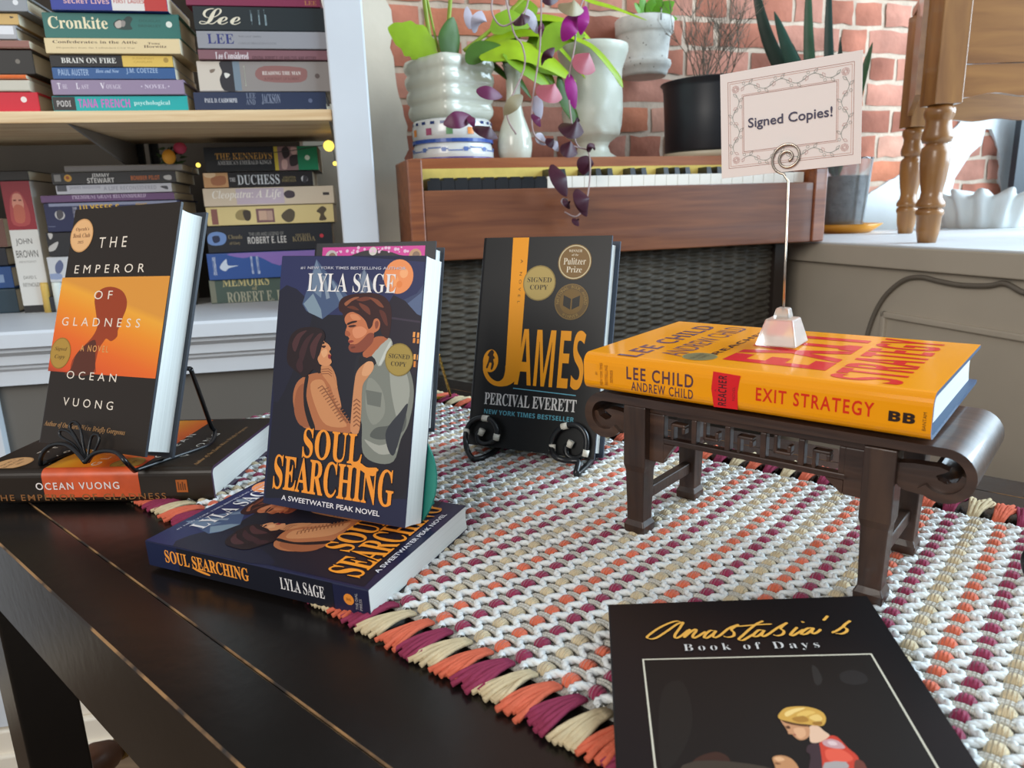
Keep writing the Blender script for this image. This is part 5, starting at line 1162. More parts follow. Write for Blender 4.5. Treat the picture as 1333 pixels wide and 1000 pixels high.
# black wire easel with a fan of loops
ez = ELM.translation.z+elt+.0016
wz = thing('wire_easel', 'black wire easel with a fan of loops holding the orange dusk hardcover', 'easel', MX.Identity(4))
fn = (EBM.to_3x3() @ V((0, -1, 0))).normalized(); fo = EBM @ V((0, -.007, 0))
fp = lambda u, v, o=0: on_plane(u, v, fo+fn*o, fn)
blackw = mat('#131416', .3, 0, .5)
def z0_(p, z=ez): q = p.copy(); q.z = max(q.z, z); return q
g = G(); fr = [at_z(53, 605, ez)]+[fp(u, v, .012) for u, v in [(53, 597), (58, 587), (70, 579), (86, 579), (99, 588), (111, 602)]]
g.tube(smooth_path(fr, 5), .0021, 8); fr2 = [fp(u, v, .012) for u, v in [(111, 602), (122, 591), (138, 587), (153, 590), (164, 602)]]+[at_z(175, 613, ez)]
g.tube(smooth_path(fr2, 5), .0021, 8); g.build('front_scroll', blackw, wz)
for lp in ([(110, 600), (97, 580), (79, 568), (80, 560), (92, 564), (105, 582), (112, 600)], [(112, 600), (100, 572), (91, 556), (96, 549), (104, 556), (108, 578), (113, 600)], [(114, 600), (116, 582), (120, 568), (127, 566), (129, 574), (122, 590), (115, 602)]):
    g = G(); g.tube(smooth_path([fp(u, v, .006) for u, v in lp], 5), .0013, 8); g.build('loop', blackw, wz)
bkp = EBM @ V((0, et+.006, 0)); bk = lambda u, v: on_plane(u, v, bkp, fn)
rear = at_z(279, 566, ez)
g = G(); g.tube(smooth_path([at_z(175, 613, ez), at_z(215, 599, ez), at_z(262, 583, ez), at_z(276, 575, ez), rear+V((.001, 0, .004)), rear.lerp(bk(248, 480), .15), rear.lerp(bk(248, 480), .6), bk(248, 480)], 5), .0022, 8); g.build('side_leg', blackw, wz)
left = at_z(53, 605, ez); dl_ = at_z(279, 566, ez)-at_z(175, 613, ez)
g = G(); g.tube(smooth_path([left, left+dl_*.5, left+dl_*.95, left+dl_+V((0, 0, .006)), left+dl_+(bk(248, 480)-rear)], 5), .0022, 8); g.build('side_leg', blackw, wz)
g = G(); g.tube([bk(248, 480), left+dl_+(bk(248, 480)-rear)], .0022, 8); g.build('back_bar', blackw, wz)
# ---- pink and black hardcover at the back on a brass easel
PKM = euler_frame((-.2464, .7998, .018), -.2548, -.3168, .001); pw_, pt_, ph_ = .1534, .0302, .2161
pk_ = thing('hardcover', 'black hardcover with a bright pink patterned border standing behind the blue paperback', 'book', PKM)
book_body(pk_, pw_, ph_, pt_, '#232327', '#2b2e36', True, rr=.004, rough=.4)
F5 = front(pk_); ik = Ink(F5, (400, 300, .15)); pinkc = '#d9429c'
A_ = ik.q(1070, 130); bx_ = (.0075, .012); ik.rect((.012, .03), (pw_-.0125, A_[1]), pinkc); ik.rect((.02, .045), (pw_-.02, A_[1]-.03), '#211d22')
cxm = pw_*.5; ik.poly([(.028, A_[1]-.028), (.05, A_[1]-.010), (cxm, A_[1]-.004), (pw_-.045, A_[1]-.010), (pw_-.026, A_[1]-.028), (pw_-.03, .06), (.03, .06)], '#1f1b20', 4)
for x_, c_ in ((.024, '#c9c2bd'), (pw_-.024, '#c79a74')):
    ik.disc((x_, A_[1]-.011), .0075, c_); ik.disc((x_+.001, A_[1]-.011), .0045, '#8d6f5c')
ik.disc((cxm, A_[1]-.0055), .005, '#d8d2c8'); rr = random.Random(3)
for q in range(26): ik.disc((rr.uniform(.03, pw_-.03), A_[1]-rr.uniform(.001, .007)), rr.uniform(.0008, .0022), '#eec0dc', 8)
ik.build('cover_art', label='pink patterned border')
ik = Ink(F5, (400, 300, .15)); A_, B_ = ik.q(350, 215), ik.q(800, 255); ik.text('PAGE KNIGHT', 'serif', (A_[0]+.006, A_[1]-.0085), (B_[0]-.004, A_[1]-.0022), '#b3a06a'); ik.build('author_lettering')
brz = thing('brass_easel', 'twisted brass wire easel holding the pink bordered hardcover', 'easel', MX.Identity(4)); brass = mat('#c9a64a', .25, .9)
def twist(g, path, r=.0012, n=60):
    P_ = [V(p) for p in path]; tot = sum((b-a).length for a, b in zip(P_, P_[1:])); 
    for ph in (0, math.pi):
        out = []
        for a, b in zip(P_, P_[1:]):
            m = max(4, int(n*(b-a).length/tot)); d = (b-a).normalized(); u_ = d.orthogonal().normalized(); w_ = d.cross(u_)
            for i in range(m):
                p = a.lerp(b, i/m); th = (p-P_[0]).length/.006*2*math.pi+ph; out.append(p+(u_*math.cos(th)+w_*math.sin(th))*r*.8)
        g.tube(out, r, 6)
ft = at_z(587, 517, .0085); pb_ = PKM @ V((.150, pt_+.004, .09)); nP = (PKM.to_3x3() @ V((0, -1, 0))).normalized(); pb_ = on_plane(571, 462, PKM @ V((0, pt_+.004, 0)), nP)
dx_ = (PKM.to_3x3() @ V((1, 0, 0))).normalized()*-.10
g = G(); twist(g, [pb_, ft, at_z(560, 519, .0085), PKM @ V((.13, -.014, -.006)), PKM @ V((.13, -.016, .012))], n=160); g.build('right_leg', brass, brz, recalc=False)
g = G(); twist(g, [pb_+dx_, ft+dx_, at_z(560, 519, .0085)+dx_, PKM @ V((.03, -.014, -.006)), PKM @ V((.03, -.016, .012))], n=160); g.build('left_leg', brass, brz, recalc=False)
g = G(); twist(g, [pb_, pb_+dx_], n=60); g.build('cross_bar', brass, brz, recalc=False)
# ---- black novel with the long yellow J
JBM = euler_frame((-.0512, .7226, .0149), -.4648, -.2688, -.0047); jw, jt, jh_ = .1438, .0288, .2195
jb = thing('hardcover', 'black hardcover with a tall yellow letter standing on a black and white scroll easel', 'book', JBM)
book_body(jb, jw, jh_, jt, '#161515', '#2b3444', True, rr=.005, rough=.4)
F6 = front(jb); yel = '#f09c10'
ik = Ink(F6, (580, 290, .33))
ik.poly([ik.q(268, 51), ik.q(331, 51), ik.q(291, 575), ik.q(237, 575)], yel); ik.ppoly([(291, 560), (288, 600), (272, 626), (246, 642), (214, 646), (184, 638), (160, 614), (148, 580), (152, 540), (166, 545), (166, 590), (184, 616), (208, 626), (228, 612), (236, 580), (238, 560), (262, 540)], yel, 3)
cc = ik.q(178, 545); ik.disc(cc, abs(ik.q(208, 545)[0]-cc[0]), yel, ry=abs(ik.q(178, 500)[1]-cc[1]))
ik.ppoly([(176, 506), (186, 502), (192, 512), (188, 522), (196, 534), (188, 540), (192, 556), (184, 580), (178, 576), (182, 556), (174, 552), (166, 574), (160, 570), (168, 548), (172, 528), (166, 524)], '#3a2410', 2)
ik.build('initial_letter', label='tall yellow initial letter with a running figure', clip=(.0005, jw-.0005, .0005, jh_-.0005))
ik = Ink(F6, (580, 290, .33)); ik.ptext('AMES', 'sansb', 288, 416, 538, 662, yel, off=-.002)
ik.build('title_lettering', label='yellow title lettering', clip=(.0005, jw-.0005, .0005, jh_-.0005))
ik = Ink(F6, (580, 290, .33)); A_, B_ = ik.q(268, 653), ik.q(513, 682); ik.line([A_, B_], .0009, '#6ab0c4'); ik.ptext('PERCIVAL EVERETT', 'serif', 156, 668, 514, 750, '#d9d6d2', off=.004); ik.build('author_lettering', label='white author lettering')
ik = Ink(F6, (580, 290, .33)); ik.ptext('NEW YORK TIMES BESTSELLER', 'sansb', 153, 734, 506, 788, '#5fa6b8'); ik.build('small_lettering'); ik = Ink(F6, (580, 290, .33)); vA, vB = ik.q(283, 318), ik.q(300, 145); ik.vtext('A NOVEL', 'sans', (vA[0], vA[1]), (vA[0]+.0028, vB[1]), '#6b4208', space=2.2); ik.build('small_lettering')
ik = Ink(F6, (580, 290, .33)); cc = ik.q(370, 238); r_ = abs(ik.q(435, 238)[0]-cc[0]); seal(ik, cc, r_, '#b29a58', '#8d7740', [('SIGNED', 'serif', .18, .28, .74), ('COPY', 'serif', -.24, .28, .55)], '#3a2f1a'); ik.build('seal', label='gold signed copy seal')
ik = Ink(F6, (580, 290, .33)); cc = ik.q(510, 155); r_ = abs(ik.q(577, 155)[0]-cc[0]); ik.disc(cc, r_, '#7d6030'); ik.disc(cc, r_*.95, '#cdbf98'); ik.disc(cc, r_*.89, '#7b5c2c')
for t_, dy, hh, ww in (('WINNER', .62, .15, .4), ('of the', .4, .12, .2), ('Pulitzer', .04, .38, .66), ('Prize', -.42, .34, .46)): ik.text(t_, 'serif', (cc[0]-ww*r_, cc[1]+(dy-hh/2)*r_), (cc[0]+ww*r_, cc[1]+(dy+hh/2)*r_), '#e6dcc4', off=-.01)
ik.build('seal', label='bronze prize seal with a pale ring')
ik = Ink(F6, (580, 290, .33)); cc = ik.q(497, 312); r_ = abs(ik.q(565, 312)[0]-cc[0]); ik.disc(cc, r_, '#7a5f2c'); ik.disc(cc, r_*.94, '#5f481e'); ik.disc(cc, r_*.70, '#73561f')
for s_ in (-1, 1): ik.poly([(cc[0]+s_*r_*.04, cc[1]+r_*.16), (cc[0]+s_*r_*.48, cc[1]+r_*.36), (cc[0]+s_*r_*.48, cc[1]-r_*.22), (cc[0]+s_*r_*.04, cc[1]-r_*.44)], '#1c1812')
def ringtext(txt, a0, a1, rad, hh, col, inv=False):
    n = len(txt)
    for i, ch in enumerate(txt):
        if ch == ' ': continue
        a = R(a0+(a1-a0)*(i+.5)/n); vs, fs, asp = text_geo(ch, 'sans'); w_ = hh*min(asp, 1); tx, ty = (math.sin(a), -math.cos(a)); nx_, ny_ = math.cos(a), math.sin(a)
        if inv: tx, ty, nx_, ny_ = -tx, -ty, -nx_, -ny_
        c_ = (cc[0]+rad*math.cos(a), cc[1]+rad*math.sin(a))
        ik.ops.append(([(c_[0]+tx*(x-.5)*w_+nx_*(y-.5)*hh, c_[1]+ty*(x-.5)*w_+ny_*(y-.5)*hh) for x, y in vs], fs, col, .4))
ringtext('NATIONAL BOOK AWARD', 190, -10, r_*.82, r_*.16, '#9a7c3e'); ringtext('WINNER', 235, 305, r_*.82, r_*.16, '#9a7c3e', True)
ik.build('seal', label='bronze award seal with an open book')
# black scroll easel with white bands
se = thing('scroll_easel', 'black scroll easel with white bands holding the hardcover with the tall yellow letter', 'easel', MX.Identity(4))
jn = (JBM.to_3x3() @ V((0, -1, 0))).normalized(); jo = JBM @ V((0, -.0065, 0)); jp = lambda u, v, o=0: on_plane(u, v, jo+jn*o, jn)
whb = mat('#e0dbcc', .45)
def scroll(name, ring, foot, back, bands):
    g = G(); path = [jp(u, v) for u, v in ring]+[jp(u, v, .010) for u, v in foot[:-1]]+[at_z(*foot[-1], .0085)]+[at_z(*b, .0085) for b in back]
    g.tube(smooth_path(path, 5), .0029, 10); o = g.build(name, blackw, se)
    for (u, v), d in bands:
        p = jp(u, v); q = jp(u+d[0], v+d[1]); dd = (q-p).normalized()
        g = G(); g.tube([p-dd*.0033, p+dd*.0033], .0034, 10); g.build('band', whb, o, label='white band')
scroll('left_scroll', [(626, 562), (622, 566), (623, 574), (632, 578), (643, 573), (647, 562), (641, 549), (628, 544), (614, 549), (607, 562)], [(606, 574), (609, 588), (618, 598)], [(637, 592), (651, 580), (664, 566)], [((626.5, 562.5), (3, -6)), ((632, 544.8), (8, 1)), ((607, 562), (0, 9)), ((646, 569), (-2, 8))])
scroll('right_scroll', [(742, 578), (737, 582), (738, 592), (747, 597), (757, 594), (763, 583), (762, 566), (751, 554), (735, 555), (722, 566), (718, 582)], [(722, 594), (734, 599), (744, 600), (753, 602), (750, 618)], [(768, 602), (776, 590), (782, 578)], [((742, 578), (3, -6)), ((735, 555), (8, -2)), ((719, 583), (0, 9)), ((762, 590), (-2, 8))])
jb1, jb2 = at_z(664, 566, .0085), at_z(782, 578, .0085); mid_ = JBM @ V((jw*.5, jt+.004, .13))
g = G(); g.tube(smooth_path([jb1, (jb1+jb2)/2+V((.01, .05, 0)), jb2], 8), .0024, 8); g.tube([(jb1+jb2)/2+V((.01, .05, 0)), mid_], .0024, 8); g.build('back_strut', blackw, se)
# ================================================================== CARVED STAND, THRILLER, SIGN
CM = MX.Translation((.1857, .4996, 0)) @ MX.Rotation(-.715, 4, 'Z')
dw = wood('#26160f', '#463022', .42, (90, 90, 9), .45, .15); dwh = wood('#281811', '#4a3224', .38, (9, 90, 90), .4, .2)
cs = thing('carved_stand', 'small dark carved wooden stand with scrolled ends and pierced apron', 'stand', CM)
zt_ = .1150; YD = .0515
def band_prof(cx, cz_, r, s_):              # board end curling over, down and inwards
    pts = []
    for i in range(19):
        a = math.pi/2-i/18*math.pi*1.28; pts.append((cx+s_*r*math.cos(a), cz_+r*math.sin(a)))
    return pts
tk = .0075; rS = .0165
o_r = band_prof(.1215, zt_-rS, rS, 1); i_r = band_prof(.1215, zt_-rS, rS-tk*.72, 1); o_l = band_prof(-.1080, zt_-rS-.001, rS+.0015, -1); i_l = band_prof(-.1080, zt_-rS-.001, rS-tk*.7, -1)
poly_ = [(x, z) for x, z in reversed(o_l)]+o_r+list(reversed(i_r))+[(x, z) for x, z in i_l]
g = G(); vs = []
seq_o = list(reversed(o_l))+o_r; seq_i = list(reversed(i_l))+i_r; n = len(seq_o)
vs = [(x, y, z) for y in (-YD, YD) for x, z in seq_o]+[(x, y, z) for y in (-YD, YD) for x, z in seq_i]
g.add(vs, [(i, i+1, n+i+1, n+i) for i in range(n-1)], 0, True); g.add(vs, [(2*n+i, 3*n+i, 3*n+i+1, 2*n+i+1) for i in range(n-1)], 0, True)
g.add(vs, [(i, 2*n+i, 2*n+i+1, i+1) for i in range(n-1)]+[(n+i, n+i+1, 3*n+i+1, 3*n+i) for i in range(n-1)]+[(0, n, 3*n, 2*n), (n-1, 3*n-1, 4*n-1, 2*n-1)], 0)
g.build('scrolled_top', dwh, cs)
def fret(y0, y1):
    g = G()
    def bar(xa, xb, za, zb): g.box((xa, y0, za), (xb, y1, zb))
    X0, X1_ = -.0725, .0795
    bar(X0, X1_, .1035, .1085); bar(X0+.012, X1_-.010, .0815, .0858); bar(X0, X0+.013, .066, .1036); bar(X1_-.013, X1_, .072, .1036)
    pit = (X1_-X0-.026)/5
    for i in range(5):
        a = X0+.013+i*pit
        bar(a+pit-.0035, a+pit+.0005, .0857, .1036)
        if i % 2 == 0:
            bar(a+.0055, a+.008, .0857, .0985); bar(a+.0055, a+pit*.66, .0962, .0985); bar(a+pit*.56, a+pit*.66, .0915, .0963)
        else:
            bar(a+.0055, a+.008, .0905, .1036); bar(a+.0055, a+pit*.68, .0905, .0928); bar(a+pit*.58, a+pit*.68, .0927, .0975)
    g.prism([V((X0+.013, y0, .0815)), V((X0+.022, y0, .0815)), V((X0+.013, y0, .068))], (0, y1-y0, 0)); g.prism([V((X1_-.013, y0, .0815)), V((X1_-.024, y0, .0815)), V((X1_-.013, y0, .072))], (0, y1-y0, 0))
    return g.build('pierced_apron', dwh, cs, bevel=.0008)
fret(-.0455, -.0385)
g = G(); g.box((-.0725, .0385, .1035), (.0795, .0455, .1085)); g.box((-.0725, .0385, .0925), (.0795, .0455, .0965)); g.build('back_rail', dwh, cs, bevel=.0008)
for x_, sx in ((-.0805, -1), (.0880, 1)):
    for y_, sy in ((-.0435, -1), (.0415, 1)):
        g = G(); cx, cy = x_, y_
        def secn(w, d, z, ox=0., oy=0.): return [(cx-w+ox, cy-d+oy, z), (cx+w+ox, cy-d+oy, z), (cx+w+ox, cy+d+oy, z), (cx-w+ox, cy+d+oy, z)]
        lv = [secn(.0092, .0092, .1088), secn(.0092, .0092, .062), secn(.0080, .0080, .057), secn(.0070, .0070, .020), secn(.0070, .0070, .0165), secn(.0088, .0088, .0125), secn(.0086, .0086, .0062)]
        vs = [p for l in lv for p in l]
        g.add(vs, [(4*i+j, 4*i+(j+1) % 4, 4*i+4+(j+1) % 4, 4*i+4+j) for i in range(len(lv)-1) for j in range(4)]+[(3, 2, 1, 0), tuple(4*(len(lv)-1)+j for j in range(4))])
        g.build('leg', dw, cs, bevel=.0008)
        # carved bracket from leg out to the scroll
        g = G(); X_ = x_+sx*.0090; e_ = (o_r if sx > 0 else o_l)
        ex = .1215 if sx > 0 else -.1080; zc_ = zt_-rS
        ol = [(X_, .1005), (X_+sx*.008, .1018), (ex-sx*.003, .1022), (ex+sx*.002, .1006), (ex-sx*.001, .0986), (ex-sx*.0045, .0966), (ex-sx*.003, .0942), (ex+sx*.001, .0926), (ex+sx*.0065, .0950), (ex+sx*.0085, .0992), (ex+sx*.0118, .0985), (ex+sx*.0105, .0890), (ex+sx*.002, .0836), (ex-sx*.008, .0832), (X_+sx*.004, .0842), (X_, .087)]
        g.prism([V((a, cy-.0042, b)) for a, b in ol], (0, .0084, 0)); g.build('carved_bracket', dwh, cs, bevel=.0006)
    g = G(); g.box((x_-.0035, -.0365, .030), (x_+.0035, .0345, .0395)); g.build('stretcher', dw, cs, bevel=.0008)
# ---- orange thriller on the stand
ESM = euler_frame((.0563, .5401, .1168), -.7115, .0234, -.0018); esw, esl, est = .1548, .2374, .0285
es = thing('hardcover', 'glossy orange hardcover lying on the carved wooden stand', 'book', lying(ESM, esl, est))
orange = '#f09a12'
book_body(es, esw, esl, est, orange, '#2b4a6c', True, rr=.0075, rough=.12)
F7 = front(es); ik = Ink(F7); q7 = F7.st; RG = .12
def b7(name, txt, tl_, br_, col, label=None, sty='sansb', off=0.):
    A, B = q7(*tl_), q7(*br_); k = Ink(F7); k.text(txt, sty, (min(A[0], B[0]), min(A[1], B[1])), (max(A[0], B[0]), max(A[1], B[1])), col, rough=RG, off=off); k.build(name, label=label)
b7('author_lettering', 'LEE CHILD', (803, 462), (934, 426), '#6a4a5e', 'dark plum author lettering')
b7('author_lettering', 'ANDREW CHILD', (857, 461), (975, 428), '#7d5560', 'dark plum author lettering', 'sans')
b7('series_lettering', 'REACHER', (924, 461), (1002, 432), '#4a3030', 'dark series lettering')
b7('title_lettering', 'EXIT', (940, 468), (1140, 441), '#d8262a', 'large red title lettering', off=.01)
b7('title_lettering', 'STRATEGY', (1077, 491), (1234, 447), '#d8262a', 'large red title lettering')
k = Ink(F7); cc = q7(911, 464.5); seal(k, cc, .0125, '#6f6a44', '#8d8650', [('SIGNED', 'serif', .18, .28, .74), ('COPY', 'serif', -.24, .28, .55)], '#2c2a1c'); k.build('seal', label='olive signed copy seal')
S7 = spine(es, esl, est); ss7 = S7.st
def t7(name, txt, tl_, br_, z0_r, z1_r, col, sty='sans', off=0., label=None):
    A, B = ss7(*tl_), ss7(*br_); k = Ink(S7); k.text(txt, sty, (A[0], est*z0_r), (B[0], est*z1_r), col, off=off, rough=RG, space=1.22); k.build(name, label=label)
t7('author_lettering', 'LEE CHILD', (815.6, 495), (902.5, 505), .44, .78, '#5a3a42', 'sans', .018, 'dark plum author lettering')
t7('author_lettering', 'ANDREW CHILD', (822, 515), (902, 524), .16, .40, '#5a3a42', 'sans', .012, 'dark plum author lettering')
t7('title_lettering', 'EXIT STRATEGY', (983.6, 525), (1137, 545), .36, .68, '#d5301e', 'sans', .018, 'red title lettering')
k = Ink(S7); A_, B_ = ss7(928, 510), ss7(961, 520); fx0, fx1 = A_[0], B_[0]
k.poly([(fx0, est*.93), (fx1+.001, est*.90), (fx1-.0005, est*.5), (fx1, est*.08), (fx0+.001, est*.06), (fx0-.0012, est*.5)], '#d8262a', 0, RG); k.vtext('REACHER', 'sansb', (fx0+.0038, est*.12), (fx0+.0098, est*.86), '#4a1c20', down=False); k.vtext('NOVEL', 'sans', (fx1-.0042, est*.28), (fx1-.0022, est*.62), '#7a1c1c', down=False); k.vtext('A', 'sans', (fx0+.0012, est*.44), (fx0+.0026, est*.5), '#7a1c1c', down=False); k.build('series_flag', label='red flag with the series name')
k = Ink(S7); x_ = ss7(783, 495)[0]
for dx_2, tx_, a_, b_ in ((-.0045, '#1', .44, .52), (0, 'NEW YORK TIMES', .18, .78), (.0045, 'BESTSELLING', .2, .74), (.009, 'SERIES', .28, .62)): k.vtext(tx_, 'sans', (x_+dx_2-.0012, est*a_), (x_+dx_2+.0012, est*b_), '#8a4a12', down=False)
k.build('small_lettering')
k = Ink(S7); x_ = ss7(1156, 548)[0]
for d_ in (0, .0105):
    k.text('B', 'sansb', (x_+d_*.72, est*.34), (x_+d_*.72+.0064, est*.56), '#2a1a12', off=.03)
k.vtext('BANTAM', 'sans', (x_+.0178, est*.24), (x_+.0196, est*.62), '#5a3412', down=False); k.build('publisher_mark', label='double letter publisher mark')
# ---- sign holder and card
zb_ = ESM.translation.z+est
topp = ESM @ V((.118, .08, est)); base = V((.2068, .536, 0)); li = ESM.inverted() @ V((base.x, base.y, .14)); surf = ESM @ V((li.x, li.y, est)); 
HM = MX.Translation(surf+V((0, 0, .0009))) @ MX.Rotation(-.64, 4, 'Z')
hd = thing('sign_holder', 'clear acrylic place card holder with a spiral wire standing on the orange book', 'card holder', HM)
acr = mat('#f6ece0', .28, 0, .5, 0, 1, 0, 1, 0, .72)
g = G(); a, b, h = .0152, .0175, .0195
g.hexa([(-a, -b, 0), (a, -b, 0), (a, b, 0), (-a, b, 0)], [(-a*.66, -b*.62, h), (a*.66, -b*.62, h), (a*.66, b*.62, h), (-a*.66, b*.62, h)]); g.build('base', acr, hd, bevel=.0012)
g = G(); g.hexa([(-.0062, -.0062, h), (.0062, -.0062, h), (.0062, .0062, h), (-.0062, .0062, h)], [(-.0046, -.0046, h+.0078), (.0046, -.0046, h+.0078), (.0046, .0046, h+.0078), (-.0046, .0046, h+.0078)]); g.build('knob', acr, hd, bevel=.0014)
CDM = euler_frame((.1706, .5844, .2727), -.4949, -.0254, -.0577); cw, ch_ = .0986, .0772
cn = (CDM.to_3x3() @ V((0, -1, 0))).normalized(); cpn = CDM @ V((0, -.0016, 0)); cpl = lambda u, v, o=0.: on_plane(u, v, cpn+cn*o, cn)
steel = mat('#b3a79a', .22, .9)
ctr = cpl(1025, 205); ex_ = (CDM.to_3x3() @ V((1, 0, 0))).normalized(); ez_ = V((0, 0, 1)); rad = (cpl(1047, 205)-ctr).length
spi = []
for i in range(60):
    a = R(-100)+i/59*R(-690); r_ = rad*(1-.80*i/59); spi.append(ctr+ex_*(r_*math.cos(a))+ez_*(r_*math.sin(a)))
wire0 = HM @ V((0, 0, h+.004)); elbow = cpl(1026, 236, .0002)
g = G(); g.tube([HM.inverted() @ p for p in [wire0, wire0.lerp(elbow, .5), elbow]+spi], .00095, 8); g.build('spiral_wire', steel, hd)
card = thing('sign_card', 'white card with a floral border clipped in the spiral wire holder', 'sign', CDM)
g = G(); g.box((0, 0, 0), (cw, .0009, ch_)); g.build('card', mat('#e6dad4', .55), card)
F8 = front(card); ik = Ink(F8, (920, 40, .21))
q8 = ik.q; bo = [q8(128, 328), q8(917, 186), q8(905, 765), q8(142, 857)]; s0 = (bo[0][0]+bo[3][0])/2; s1 = (bo[1][0]+bo[2][0])/2; t1 = (bo[0][1]+bo[1][1])/2; t0 = (bo[2][1]+bo[3][1])/2
bi = [q8(226, 410), q8(808, 310), q8(803, 680), q8(232, 750)]; m0 = (bi[0][0]+bi[3][0])/2; m1 = (bi[1][0]+bi[2][0])/2; n1 = (bi[0][1]+bi[1][1])/2; n0 = (bi[2][1]+bi[3][1])/2
redl = '#a87468'
def box_line(a0, b0, a1, b1, w, c): ik.line([(a0, b0), (a1, b0)], w, c); ik.line([(a1, b0), (a1, b1)], w, c); ik.line([(a1, b1), (a0, b1)], w, c); ik.line([(a0, b1), (a0, b0)], w, c)
box_line(s0, t0, s1, t1, .00035, redl); box_line(s0+.0014, t0+.0014, s1-.0014, t1-.0014, .0003, '#c79a8c'); box_line(m0, n0, m1, n1, .00035, redl); box_line(m0-.001, n0-.001, m1+.001, n1+.001, .00025, '#c79a8c')
ik.build('ruled_border', label='thin reddish ruled border')
ik = Ink(F8); gl = '#8a928a'; pk2 = '#bf9088'
def flower(x, y, r):
    for j in range(8):
        a = j*math.pi/4; ik.line([(x+r*.3*math.cos(a), y+r*.3*math.sin(a)), (x+r*math.cos(a+.25), y+r*math.sin(a+.25)), (x+r*math.cos(a-.25), y+r*math.sin(a-.25)), (x+r*.3*math.cos(a), y+r*.3*math.sin(a))], .00022, pk2)
mx0, mx1, my0, my1 = (s0+m0)/2, (s1+m1)/2, (t0+n0)/2, (t1+n1)/2; hw = (m0-s0)*.30
for x, y in ((mx0, my0), (mx1, my0), (mx0, my1), (mx1, my1)): flower(x, y, .0026)
def vine(ax0, ay0, ax1, ay1, n):
    d = V((ax1-ax0, ay1-ay0)); L_ = d.length; d.normalize(); nn = V((-d.y, d.x)); pts = []
    for i in range(n*8+1):
        t = i/(n*8); p = V((ax0, ay0))+d*L_*t+nn*hw*.7*math.sin(t*n*math.pi); pts.append((p.x, p.y))
    ik.line(pts, .00028, gl)
    for i in range(n*3):
        t = (i+.5)/(n*3); c_ = V((ax0, ay0))+d*L_*t+nn*hw*(.7*math.sin(t*n*math.pi)); s_ = 1 if i % 2 else -1
        tip = c_+(nn*s_*hw*.9+d*hw*(.8 if i % 3 else -.5)); md = (c_+tip)/2; w_ = (tip-c_).orthogonal().normalized()*hw*.28
        ik.line([tuple(c_), tuple(md+w_), tuple(tip), tuple(md-w_), tuple(c_)], .00022, gl if i % 3 else pk2)
        if i % 3 == 0:
            c2_ = c_-nn*s_*hw*.7; ik.line([(c2_.x+hw*.3*math.cos(a), c2_.y+hw*.3*math.sin(a)) for a in [j*math.pi/4 for j in range(9)]], .0002, gl)
vine(mx0+.004, my0, mx1-.004, my0, 6); vine(mx0+.004, my1, mx1-.004, my1, 6); vine(mx0, my0+.004, mx0, my1-.004, 4); vine(mx1, my0+.004, mx1, my1-.004, 4)
ik.build('floral_border', label='grey green leafy border')
ik = Ink(F8, (920, 40, .21)); A_, B_ = q8(257, 548), q8(778, 522); ybase = (q8(258, 606)[1]+q8(745, 530)[1])/2
ylo = min(q8(340, 612)[1], q8(640, 568)[1])
ik.text('Signed Copies!', 'plain', (q8(257, 560)[0], (q8(330, 610)[1]+q8(640, 570)[1])/2), (q8(780, 500)[0], (q8(270, 540)[1]+q8(775, 470)[1])/2), '#2c2546', off=.012); ik.build('lettering', label='dark violet lettering')
# ---- black paperback in front
ABM = euler_frame((.0537, .3888, .0196), -.1110, .0500, -.0700); aw, ah, at_ = .1487, .229, .0085
ab = thing('paperback', 'black paperback with a yellow script title lying at the front of the runner', 'book', ABM @ MX.Translation((0, -ah, 0)) @ MX(((1, 0, 0, 0), (0, 0, 1, 0), (0, -1, 0, 0), (0, 0, 0, 1))))
book_body(ab, aw, ah, at_, '#131214', '#1c1b1c', False, rr=.0012, rough=.33)
F9 = front(ab); k = Ink(F9, (760, 760, .43))
q9 = k.q; fr_ = [q9(175, 225), q9(865, 216), q9(1085, 557), q9(215, 557)]; fx0 = (fr_[0][0]+fr_[3][0])/2; fx1 = (fr_[1][0]+fr_[2][0])/2; fy1 = (fr_[0][1]+fr_[1][1])/2; fy0 = .028
k.rect((fx0, fy0), (fx1, fy1), '#cfc8b4'); k.rect((fx0+.0009, fy0+.0009), (fx1-.0009, fy1-.0009), '#161412')
k.ppoly([(235, 330), (300, 300), (330, 420), (280, 540), (230, 540)], '#1d1b18'); k.ppoly([(690, 250), (706, 256), (722, 290), (712, 308), (698, 300)], '#2a2826'); k.ppoly([(775, 275), (810, 262), (850, 275), (858, 298), (820, 308), (782, 298)], '#242221')
k.ppoly([(340, 530), (400, 510), (440, 530), (430, 560), (330, 560)], '#3a241c')
# seated reader: scarf, face, red bodice, hands
k.c = (980, 900, .2206)
k.ppoly([(400, 300), (450, 266), (500, 274), (560, 336), (612, 380), (632, 420), (660, 520), (650, 640), (420, 640), (385, 380)], '#c4402f'); k.ppoly([(430, 350), (520, 345), (590, 395), (560, 420), (450, 415)], '#dc5a45')
k.ppoly([(410, 302), (455, 284), (510, 300), (545, 336), (500, 342), (432, 328)], '#bf9494'); k.ppoly([(440, 300), (480, 298), (500, 320), (460, 322)], '#d8bcb8', 2); k.ppoly([(600, 420), (660, 430), (690, 560), (620, 600)], '#6b3a30')
k.ppoly([(328, 322), (385, 308), (402, 370), (410, 470), (400, 640), (300, 640), (340, 400), (316, 360)], '#3c2c30'); k.ppoly([(425, 425), (550, 420), (556, 470), (430, 480)], '#a39a96', 2)
k.ppoly([(335, 212), (380, 206), (420, 238), (452, 266), (402, 302), (345, 306), (334, 270)], '#dbb497')
